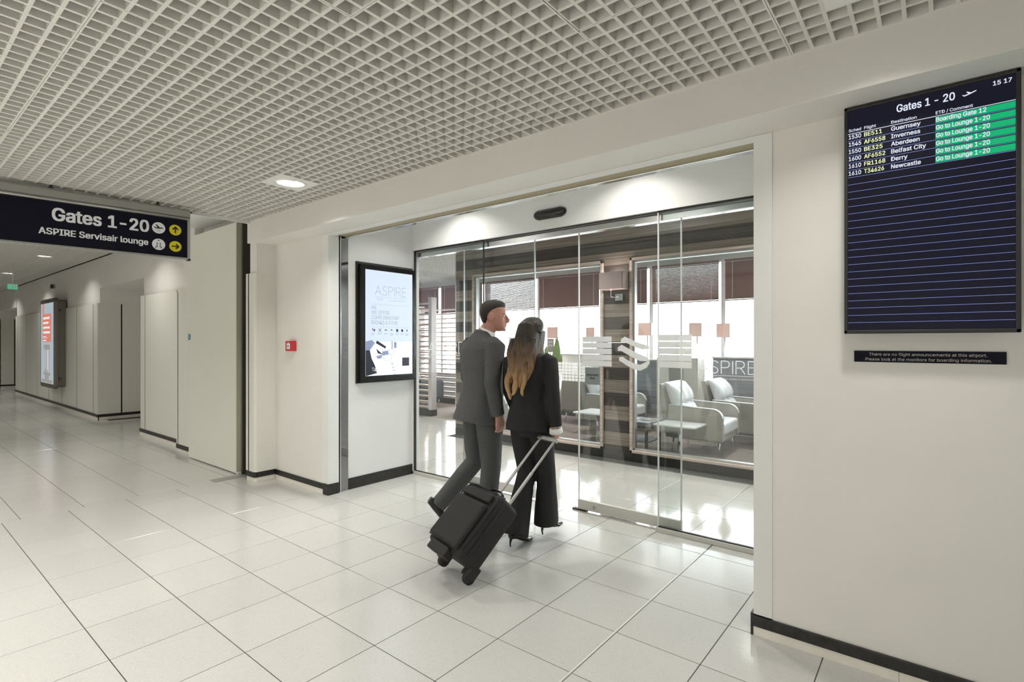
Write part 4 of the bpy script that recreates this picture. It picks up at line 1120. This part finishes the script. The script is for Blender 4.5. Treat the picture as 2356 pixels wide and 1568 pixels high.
# planter and plant
pt = thing('potted_plant', 'broad-leaved green plant in a tall brushed metal planter right of the woman', 'plant', (-4.93, 4.5, 0))
obj('planter', MB().lathe([(.13, 0), (.15, .86), (.14, .86), (.12, .80), (.001, .80)], n=32), M['planter'], pt)
def leaf_mesh(base, tip, w, bend):
    base = Vector(base); tip = Vector(tip); n = 10; vs = []; fs = []
    d = tip - base; side = Vector((d.z, .35 * d.x, -d.x)); side = Vector((1, .3, 0)) if side.length < .01 else side; side.normalize()
    for i in range(n + 1):
        t = i / n; p = base + d * t + Vector((0, bend * math.sin(math.pi * t), 0)); ww_ = w * math.sin(math.pi * min(1, t ** .8)) ** .8 + .004
        for q in (-1, -.5, 0, .5, 1): vs.append(p + side * (q * ww_) + Vector((0, -.25 * ww_ * abs(q), 0)))
    for i in range(n):
        for k in range(4): a = i * 5 + k; fs.append((a, a + 1, a + 6, a + 5))
    return MB().add(vs, fs, True)
for i, (b, tp, w, bd) in enumerate([((0, 0, .80), (.10, -.02, 1.48), .085, .05), ((-.02, 0, .80), (-.10, -.05, 1.34), .07, -.04), ((.02, .03, .8), (.17, .0, 1.20), .05, .03), ((-.03, -.03, .8), (-.19, .03, 1.28), .06, .04), ((0, .03, .8), (.02, .08, 1.36), .075, .06), ((.0, .0, .8), (-.02, -.08, 1.16), .05, -.05)]):
    o = obj('leaf', leaf_mesh(b, tp, w, bd), M['leaf'], pt); sd = o.modifiers.new('thick', 'SOLIDIFY'); sd.thickness = .002
# easel tripod
tp = thing('tripod_stand', 'black tripod stand behind the left window of the partition', 'stand', (-5.55, 5.2, 0))
obj('column', MB().cyl((0, 0, .25), (0, 0, .95), .016), M['blackmat'], tp)
obj('collar', MB().box(-.035, .035, -.035, .035, .55, .60), M['blackmat'], tp, bevel=.005)
for k in range(3):
    a = R(90 + 120 * k + 20); obj('leg', MB().cyl((0, 0, .58), (.30 * math.cos(a), .30 * math.sin(a), .01), .013), M['blackmat'], tp)
    obj('brace', MB().cyl((0, 0, .28), (.15 * math.cos(a), .15 * math.sin(a), .295), .006), M['blackmat'], tp)
sb = thing('striped_screen_panel', 'tall cream panel behind the tripod and planter', 'panel', (-6.1, 5.75, 0))
obj('panel', MB().box(-.7, .8, 0, .05, .12, 1.0), M['creampanel'], sb); obj('plinth', MB().box(-.7, .8, .005, .045, 0, .12), M['skirtb'], sb)

# ------------------------------------------------------------------ PEOPLE
def remesh_obj(name, mb, m, parent, vox, smooth=3, loc=(0, 0, 0), sm_f=.5):
    o = obj(name, mb, m, parent, loc)
    r = o.modifiers.new('fuse', 'REMESH'); r.mode = 'VOXEL'; r.voxel_size = vox; r.use_smooth_shade = True
    if smooth: s = o.modifiers.new('smooth', 'SMOOTH'); s.iterations = smooth; s.factor = sm_f
    return o
def xf(v, piv, rz=0, rx=0):
    v = Vector(v) - Vector(piv); m = Matrix.Rotation(rz, 3, 'Z') @ Matrix.Rotation(rx, 3, 'X'); return m @ v + Vector(piv)
def turned(src, dst, M4):
    o = len(dst.v); dst.v += [tuple(M4 @ Vector(v)) for v in src.v]; dst.f += [tuple(i + o for i in f) for f in src.f]; dst.sm += src.sm
HEAD = [(0.000, .060, .03, .022), (.012, .088, .015, .038), (.03, .096, -.01, .048), (.055, .094, -.045, .057), (.08, .092, -.075, .065), (.105, .090, -.092, .071), (.13, .088, -.100, .0745), (.155, .091, -.102, .0755), (.18, .084, -.098, .074), (.205, .064, -.083, .062), (.222, .040, -.060, .044), (.233, .012, -.03, .018)]
def head_mb(s=1.):
    mb = MB(); mb.slices([(z * s, f * s, b * s, w * s) for z, f, b, w in HEAD])
    mb.tube([(0, .088 * s, .135 * s), (0, .101 * s, .115 * s), (0, .117 * s, .090 * s), (0, .110 * s, .078 * s), (0, .088 * s, .074 * s)], [.006 * s, .008 * s, .012 * s, .013 * s, .006 * s], n=10)   # nose
    for q in (-1, 1):
        mb.ell((q * .0775 * s, -.012 * s, .108 * s), (.010 * s, .019 * s, .032 * s), 12, 8)                 # ears
        mb.ell((q * .032 * s, .083 * s, .138 * s), (.022 * s, .010 * s, .007 * s), 10, 6)                   # brow
        mb.ell((q * .010 * s, .108 * s, .079 * s), (.007 * s, .008 * s, .006 * s), 8, 6)
    mb.ell((0, .096 * s, .055 * s), (.022 * s, .008 * s, .005 * s), 10, 6); mb.ell((0, .095 * s, .046 * s), (.018 * s, .008 * s, .006 * s), 10, 6)
    mb.ell((0, .085 * s, .014 * s), (.022 * s, .014 * s, .013 * s), 10, 6)
    return mb
def hand_mb(side, s=1., curl=.5):
    """hangs down from the wrist at the origin, palm faces the thigh (towards -side x); thumb forward (+y)"""
    mb = MB(); k = side
    mb.tube([(0, 0, .02), (0, 0, 0), (0, .004, -.03), (0, .006, -.06), (0, .004, -.085)], [(.020 * s, .026 * s), (.018 * s, .027 * s), (.016 * s, .036 * s), (.015 * s, .041 * s), (.012 * s, .040 * s)], n=14, power=2.4)
    for i, (yo, L) in enumerate([(.030, .072), (.011, .080), (-.009, .075), (-.028, .060)]):
        L *= s; p = Vector((0, yo * s, -.080 * s)); pts = [p + Vector((0, 0, .02)), p]; an = R(8)
        for seg_, frac in enumerate((.45, .32, .23)):
            an += curl * (.35 + .40 * seg_)
            d = Vector((-k * math.sin(an), .0, -math.cos(an))); p = p + d * L * frac; pts.append(p)
        mb.tube(pts, [.0095 * s, .0095 * s, .0088 * s, .008 * s, .0062 * s], n=8)
    mb.tube([(0, .018 * s, -.02 * s), (-k * .006 * s, .040 * s, -.045 * s), (-k * .016 * s, .048 * s, -.070 * s), (-k * .026 * s, .044 * s, -.090 * s)], [.013 * s, .012 * s, .0105 * s, .008 * s], n=8)
    return mb
def shoe_mb(heel=0., s=1., w=.046):
    """ankle at origin, toe towards +y, sole at z=-.085 (flat) """
    mb = MB(); h = heel
    if not heel:
        mb.tube([(0, -.075, -.055), (0, -.05, -.048), (0, 0, -.040), (0, .06, -.052), (0, .12, -.060), (0, .175, -.064), (0, .205, -.068)], [(.030, .026), (.036, .034), (.038, .044), (.043, .032), (.047, .024), (.040, .018), (.018, .010)], n=14, ref=(1, 0, 0), power=2.6)
        mb.tube([(0, 0, -.05), (0, -.01, .03)], [(.04, .045), (.040, .048)], n=12)
    else:
        mb.tube([(0, -.055, -.028), (0, -.03, -.022), (0, .01, -.030), (0, .06, -.062), (0, .10, -.082), (0, .14, -.088), (0, .165, -.090)], [(.022, .018), (.028, .026), (.030, .028), (.034, .022), (.038, .014), (.028, .011), (.010, .006)], n=14, ref=(1, 0, 0), power=2.3)
        mb.tube([(0, -.045, -.035), (0, -.055, -.07), (0, -.052, -.098)], [.013, .007, .005], n=8)
    return mb

# ---- man
man = thing('person', 'man in a grey suit walking beside the woman, head turned right', 'person', (-2.70, .30, 0), R(-14)); man.scale = (.985, .985, .985)
ah = R(-42)                                     # head turned a little further right
body = MB()
hm = Matrix.Translation((.035, .075, 1.505)) @ Matrix.Rotation(ah, 4, 'Z') @ Matrix.Rotation(R(-3), 4, 'X')
turned(head_mb(1.0), body, hm)
body.tube([(0, -.03, 1.36), (0, -.01, 1.46), (.022, .045, 1.53), (.032, .055, 1.58)], [(.09, .07), (.060, .062), (.056, .062), (.055, .06)], n=18)
body.tube([(0, 0, .86), (0, .01, 1.0), (0, .015, 1.15), (0, 0, 1.30), (0, -.01, 1.38), (0, -.015, 1.42)], [(.15, .10), (.135, .09), (.14, .095), (.165, .10), (.15, .09), (.10, .07)], n=20)
LR = {'hip': (.085, 0, .88), 'kn': (.085, .05, .48), 'an': (.075, .015, .10)}
LL = {'hip': (-.085, 0, .88), 'kn': (-.085, -.05, .475), 'an': (-.09, -.315, .175)}
def spin(L, a):
    m = Matrix.Rotation(a, 3, 'Z')
    for k in ('hip', 'kn', 'an'):
        if k != 'hip': L[k] = tuple(m @ Vector(L[k]))
spin(LR, R(-24)); spin(LL, R(-24))
for L in (LR, LL): body.tube([L['hip'], L['kn'], L['an']], [.075, .050, .036], n=14)
AR = {'s': (.190, -.01, 1.385), 'e': (.245, -.085, 1.12), 'w': (.235, -.02, .875)}
AL = {'s': (-.190, -.01, 1.385), 'e': (-.25, .02, 1.13), 'w': (-.24, .16, .92)}
for A, k in ((AR, 1), (AL, -1)):
    body.tube([A['s'], A['e'], A['w']], [.045, .036, .026], n=12)
    turned(hand_mb(k, 1.0, .7), body, Matrix.Translation(A['w']) @ Matrix.Rotation(R(10), 4, 'X'))
remesh_obj('body', body, M['skin'], man, .0048, 2)
def eyes(parent, Mh, s=1.):
    for q in (-1, 1):
        p = Mh @ Vector((q * .031 * s, .0785 * s, .122 * s)); e = obj('eye', MB().ell(p, (.0105 * s, .009 * s, .0085 * s), 12, 8), M['signwhite'], parent)
        p2 = Mh @ Vector((q * .031 * s, .0855 * s, .122 * s)); obj('iris', MB().ell(p2, (.004 * s, .003 * s, .004 * s), 8, 6), M['joint'], e)
eyes(man, hm)
# short hair
HC = [(.055, -.030, -.010), (.075, -.040, -.010), (.10, -.040, -.010), (.125, -.020, -.012), (.14, .006, -.013), (.155, .030, -.014), (.172, .062, -.015), (.19, .090, -.017), (.21, .088, -.019), (.230, .060, -.018), (.243, .015, -.008)]
def hprof(z):
    for i in range(len(HEAD) - 1):
        a, b = HEAD[i], HEAD[i + 1]
        if a[0] <= z <= b[0]:
            t = (z - a[0]) / (b[0] - a[0]); return [a[j] + (b[j] - a[j]) * t for j in (1, 2, 3)]
    return HEAD[-1][1:]
HAIR = [(.050, -.040, -.066, .050), (.062, -.036, -.088, .066), (.080, -.036, -.098, .073), (.10, -.034, -.106, .079), (.125, -.022, -.112, .0825), (.145, .004, -.115, .0835), (.160, .030, -.115, .0835), (.175, .058, -.113, .083), (.190, .082, -.110, .080), (.205, .088, -.103, .074), (.220, .080, -.090, .064), (.232, .062, -.072, .050), (.240, .040, -.050, .033), (.244, .015, -.025, .015)]
hair = MB(); hair.slices(HAIR)
hh = MB(); turned(hair, hh, hm); remesh_obj('hair', hh, M['hairm'], man, .005, 3)
# shirt collar
col = MB(); col.tube([(0, .012, 1.445), (.008, .022, 1.475), (.018, .036, 1.512)], [(.080, .082), (.070, .073), (.064, .070)], n=24, cap=False)
o = obj('shirt_collar', col, M['shirt'], man); sd = o.modifiers.new('t', 'SOLIDIFY'); sd.thickness = .004
# trousers
tr = MB()
tr.tube([(0, 0, .80), (0, 0, .88), (0, 0, .98), (0, 0, 1.04)], [(.165, .11), (.175, .125), (.160, .115), (.15, .11)], n=22, power=2.3)
def leg(mb, L, r, power=2.2, hem=None, extra=None):
    h, k, a = Vector(L['hip']), Vector(L['kn']), Vector(L['an'])
    pts = [h + Vector((0, 0, .03)), h.lerp(k, .35), h.lerp(k, .75), k, k.lerp(a, .35), k.lerp(a, .75), a + (a - k).normalized() * .035]
    mb.tube(pts, r, n=18, power=power)
leg(tr, LR, [(.095, .115), (.088, .105), (.075, .088), (.068, .078), (.066, .076), (.062, .072), (.060, .072)])
leg(tr, LL, [(.095, .115), (.088, .105), (.075, .086), (.068, .076), (.064, .074), (.058, .068), (.056, .066)])
remesh_obj('trousers', tr, M['suitg'], man, .008, 4)
# jacket
jk = MB()
jk.tube([(0, -.045, .80), (0, -.038, .84), (0, -.028, .90), (0, -.012, 1.0), (0, .01, 1.10), (0, .005, 1.20), (0, -.005, 1.30), (0, -.01, 1.37), (0, -.01, 1.415), (0, -.003, 1.45), (0, .005, 1.475)],
        [(.212, .178), (.206, .172), (.196, .160), (.182, .146), (.180, .140), (.190, .142), (.202, .142), (.205, .130), (.165, .102), (.105, .085), (.078, .075)], n=30, power=2.4)
def sleeve(mb, A, r):
    s, e, w = Vector(A['s']), Vector(A['e']), Vector(A['w'])
    mb.tube([s + Vector((-.05 if s.x > 0 else .05, 0, .015)), s, s.lerp(e, .4), e, e.lerp(w, .5), w + (w - e).normalized() * -.005], r, n=18, ref=(0, 1, 0))
sleeve(jk, AR, [.070, (.078, .066), .068, .058, .054, .048]); sleeve(jk, AL, [.070, (.078, .066), .068, .058, .054, .048])
remesh_obj('jacket', jk, M['suitg'], man, .0075, 4)
cl_ = MB().tube([(0, -.004, 1.435), (0, .006, 1.475), (0, .012, 1.492)], [(.105, .088), (.079, .080), (.074, .078)], n=24, cap=False)
o = obj('jacket_collar', cl_, M['suitg'], man); sd = o.modifiers.new('t', 'SOLIDIFY'); sd.thickness = .008
obj('cuff_button', MB().ell((.285, -.035, .905), (.004, .006, .006), 8, 6).ell((.286, -.04, .925), (.004, .006, .006), 8, 6).ell((.287, -.044, .945), (.004, .006, .006), 8, 6), M['blackmat'], man)
sm = MB(); turned(shoe_mb(), sm, Matrix.Translation(Vector(LR['an']) + Vector((0, 0, -.012))) @ Matrix.Rotation(R(-24), 4, 'Z')); remesh_obj('shoe', sm, M['shoe'], man, .005, 2)
sm = MB(); turned(shoe_mb(), sm, Matrix.Translation(Vector(LL['an'])) @ Matrix.Rotation(R(-24), 4, 'Z') @ Matrix.Rotation(R(-52), 4, 'X')); remesh_obj('shoe', sm, M['shoe'], man, .005, 2)

# ---- woman
wo = thing('person', 'woman in a black trouser suit with long brown-to-blond hair pulling the suitcase', 'person', (-2.232, .28, 0), R(8))
ahw = R(20); S = .93
hmw = Matrix.Translation((.0, .035, 1.350)) @ Matrix.Rotation(ahw, 4, 'Z')
body = MB(); turned(head_mb(S), body, hmw)
body.tube([(0, -.02, 1.24), (0, -.005, 1.32), (0, .015, 1.38), (0, .02, 1.42)], [(.06, .055), (.046, .05), (.044, .05), (.044, .05)], n=16)
body.tube([(0, 0, .86), (0, .01, .98), (0, .01, 1.08), (0, .005, 1.18), (0, -.005, 1.26), (0, -.01, 1.30)], [(.13, .09), (.105, .075), (.11, .08), (.125, .09), (.115, .08), (.07, .06)], n=20)
WR = {'hip': (.075, 0, .85), 'kn': (.065, .10, .48), 'an': (.045, .12, .14)}
WL = {'hip': (-.07, 0, .85), 'kn': (-.045, .01, .47), 'an': (-.01, -.135, .105)}
spin(WR, R(-14)); spin(WL, R(-14))
for L in (WR, WL): body.tube([L['hip'], L['kn'], L['an']], [.068, .045, .03], n=14)
BR_ = {'s': (.160, -.01, 1.265), 'e': (.212, -.065, 1.035), 'w': (.222, -.045, .820)}
BL_ = {'s': (-.155, -.01, 1.265), 'e': (-.185, .02, 1.04), 'w': (-.165, .12, .85)}
for A, k in ((BR_, 1), (BL_, -1)):
    body.tube([A['s'], A['e'], A['w']], [.036, .030, .021], n=12)
    turned(hand_mb(k, .88, 1.25 if k > 0 else .6), body, Matrix.Translation(A['w']) @ Matrix.Rotation(R(6 if k > 0 else 10), 4, 'X'))
remesh_obj('body', body, M['skin'], wo, .0048, 2)
eyes(wo, hmw, S)
# long hair
hw_ = MB(); ps_, rs_ = [], []
hw_.slices([(z * S, f * S, (b - .010) * S, (w + .006) * S) for z, f, b, w in HAIR[4:]])
h2 = MB(); turned(hw_, h2, hmw)
h2.tube([(0, .0, 1.535), (0, -.02, 1.50), (0, -.04, 1.43), (0, -.06, 1.35), (-.005, -.09, 1.27), (-.012, -.110, 1.21), (-.02, -.118, 1.15), (-.03, -.115, 1.11)],
        [(.050, .055), (.074, .082), (.086, .085), (.092, .072), (.095, .048), (.095, .035), (.070, .026), (.030, .014)], n=24, power=2.3)
random.seed(11)
def strand(x0, y0, z0, z1, amp, r, ph, drift=0.):
    n = 14; pts = []; rr = []
    for i in range(n):
        t = i / (n - 1); z = z0 + (z1 - z0) * t
        yb_ = y0 - .055 * min(1, t * 2.0)
        pts.append((x0 + drift * t + amp * math.sin(ph + t * 6.5) * t, yb_ + amp * .4 * math.cos(ph + t * 6.5), z)); rr.append(r * (.8 + .5 * math.sin(math.pi * min(1, t + .15))) * (1 if i < n - 1 else .3))
    h2.tube(pts, rr, n=10)
for i in range(20):
    x0 = -.088 + .176 * i / 19
    strand(x0, -.085, 1.42, 1.22 - .15 * math.exp(-((i - 6.5) / 4.) ** 2) - random.uniform(0, .04), random.uniform(.010, .022), random.uniform(.010, .016), random.uniform(0, 6.28), random.uniform(-.035, .015))
strand(-.05, -.10, 1.30, 1.00, .030, .018, 1.0, -.05); strand(-.03, -.10, 1.30, 1.03, .030, .016, 3.0, -.02); strand(.02, -.10, 1.28, 1.03, .028, .015, 5.0, .03)
for q in (-1, 1):
    for yy in (-.03, 0., .025): strand(q * .066, yy + .045, 1.475, 1.24, .008, .020, 2.0 + yy * 30, q * .012)
remesh_obj('hair', h2, M['hairw'], wo, .0045, 3)
# jacket, trousers
jw = MB()
jw.tube([(0, -.005, .775), (0, 0, .83), (0, 0, .90), (0, .005, .99), (0, .01, 1.07), (0, .005, 1.15), (0, 0, 1.21), (0, -.008, 1.26), (0, -.01, 1.295), (0, -.003, 1.325), (0, .0, 1.34)],
        [(.178, .132), (.175, .130), (.160, .118), (.134, .100), (.134, .100), (.146, .108), (.155, .108), (.160, .098), (.132, .082), (.078, .066), (.058, .058)], n=30, power=2.35)
def sleeve2(mb, A, r):
    s, e, w = Vector(A['s']), Vector(A['e']), Vector(A['w'])
    mb.tube([s + Vector((-.04 if s.x > 0 else .04, 0, .01)), s, s.lerp(e, .4), e, e.lerp(w, .5), w + Vector((0, 0, .01))], r, n=18, ref=(0, 1, 0))
sleeve2(jw, BR_, [.055, (.062, .054), .054, .047, .046, .043]); sleeve2(jw, BL_, [.055, (.062, .054), .054, .047, .044, .040])
remesh_obj('jacket', jw, M['suitb'], wo, .0075, 4)
cu = MB().tube([BR_['w'], Vector(BR_['w']) + Vector((0, .006, -.036))], [(.047, .042), (.052, .045)], n=20, ref=(0, 1, 0)); obj('shirt_cuff', cu, M['shirt'], wo, bevel=.004)
tw = MB()
tw.tube([(0, 0, .74), (0, 0, .82), (0, 0, .90), (0, 0, .99)], [(.135, .10), (.158, .120), (.150, .112), (.125, .09)], n=22, power=2.2)
leg(tw, WL, [(.085, .105), (.080, .098), (.066, .078), (.062, .070), (.068, .078), (.080, .092), (.090, .104)])
leg(tw, WR, [(.085, .105), (.080, .098), (.066, .078), (.062, .070), (.068, .078), (.078, .094), (.084, .100)])
remesh_obj('trousers', tw, M['suitb'], wo, .008, 4)
for L, rx in ((WR, 8), (WL, 0)):
    sm = MB(); turned(shoe_mb(.08), sm, Matrix.Translation(Vector(L['an']) + Vector((0, .0, -.005))) @ Matrix.Rotation(R(-14), 4, 'Z') @ Matrix.Rotation(R(rx), 4, 'X')); remesh_obj('shoe', sm, M['shoe'], wo, .004, 1)

# ------------------------------------------------------------------ TROLLEY CASE
case = thing('suitcase', 'black soft trolley suitcase tilted on its wheels, pulled by the woman', 'suitcase', (-2.21, -.47, 0), 0)
azc = R(16); tlt = R(44)
hC = Vector((math.sin(azc), math.cos(azc), 0)); wC = Vector((math.cos(azc), -math.sin(azc), 0)); aC = hC * math.cos(tlt) + Vector((0, 0, 1)) * math.sin(tlt); nC = wC.cross(aC)
if nC.z < 0: nC = -nC           # nC points up and back, away from the wheels' side
B0 = Vector((0, 0, .055))
M4 = Matrix(((wC.x, -nC.x, aC.x, B0.x), (wC.y, -nC.y, aC.y, B0.y), (wC.z, -nC.z, aC.z, B0.z), (0, 0, 0, 1)))   # local: x width, y depth (down side +), z along case
def cobj(name, mb, m, bevel=0., seg=3, parent=None):
    o = obj(name, mb, m, parent or case, bevel=bevel, seg=seg)
    if parent is None or parent == case: o.matrix_local = M4
    return o
W2, H_, D_ = .19, .455, .19
shell_ = cobj('case_body', MB().box(-W2, W2, -D_, 0, .03, H_), M['case'], .035, 4)
cobj('front_pocket', MB().box(-W2 + .03, W2 - .03, -D_ - .035, -D_ + .01, .06, H_ - .10), M['case'], .02, 3)
cobj('upper_pocket', MB().box(-W2 + .04, W2 - .04, -D_ - .022, -D_ + .01, H_ - .085, H_ - .03), M['case'], .010, 3)
zz = MB().tube([(-W2 + .02, -D_ * .72, .06), (-W2 - .003, -D_ * .72, .10), (-W2 - .003, -D_ * .72, H_ - .06), (-W2 + .03, -D_ * .72, H_ + .003), (W2 - .03, -D_ * .72, H_ + .003), (W2 + .003, -D_ * .72, H_ - .06), (W2 + .003, -D_ * .72, .08)], [.004] * 7, n=6)
cobj('zip', zz, M['rubber'])
cobj('piping', MB().tube([(-W2 + .01, -D_ - .001, .06), (-W2 + .006, -D_ + .004, .10), (-W2 + .006, -D_ + .004, H_ - .05), (-W2 + .04, -D_ + .004, H_ - .006), (W2 - .04, -D_ + .004, H_ - .006), (W2 - .006, -D_ + .004, H_ - .05), (W2 - .006, -D_ + .004, .08)], [.005] * 7, n=6), M['rubber'])
cobj('carry_handle', MB().tube([(-.07, -D_ * .5, H_ - .005), (-.065, -D_ * .5, H_ + .03), (-.03, -D_ * .5, H_ + .042), (.03, -D_ * .5, H_ + .042), (.065, -D_ * .5, H_ + .03), (.07, -D_ * .5, H_ - .005)], [(.014, .006)] * 6, n=8, ref=(0, 1, 0)), M['rubber'])
cobj('red_tag', MB().box(-W2 - .004, -W2 + .001, -D_ * .8, -D_ * .6, .26, .275), M['red'])
for s in (-1, 1):
    cobj('telescopic_tube', MB().box(s * .075 - .009, s * .075 + .009, -.030, -.016, H_ - .03, H_ + .26).box(s * .075 - .007, s * .075 + .007, -.029, -.017, H_ + .26, H_ + .52), M['alu'], .002)
    cobj('wheel_housing', MB().box(s * (W2 - .04) - .032, s * (W2 - .04) + .032, -.06, .016, -.008, .07), M['rubber'], .01)
    cobj('wheel', MB().cyl((s * (W2 - .04) - .014, -.01, -.004), (s * (W2 - .04) + .014, -.01, -.004), .036, n=24), M['rubber'])
cobj('grip', MB().box(-.10, .10, -.036, -.010, H_ + .51, H_ + .54), M['alu'], .008)
cobj('rear_foot', MB().box(-.10, .10, -D_ - .02, -D_ + .04, -.01, .05), M['rubber'], .008)
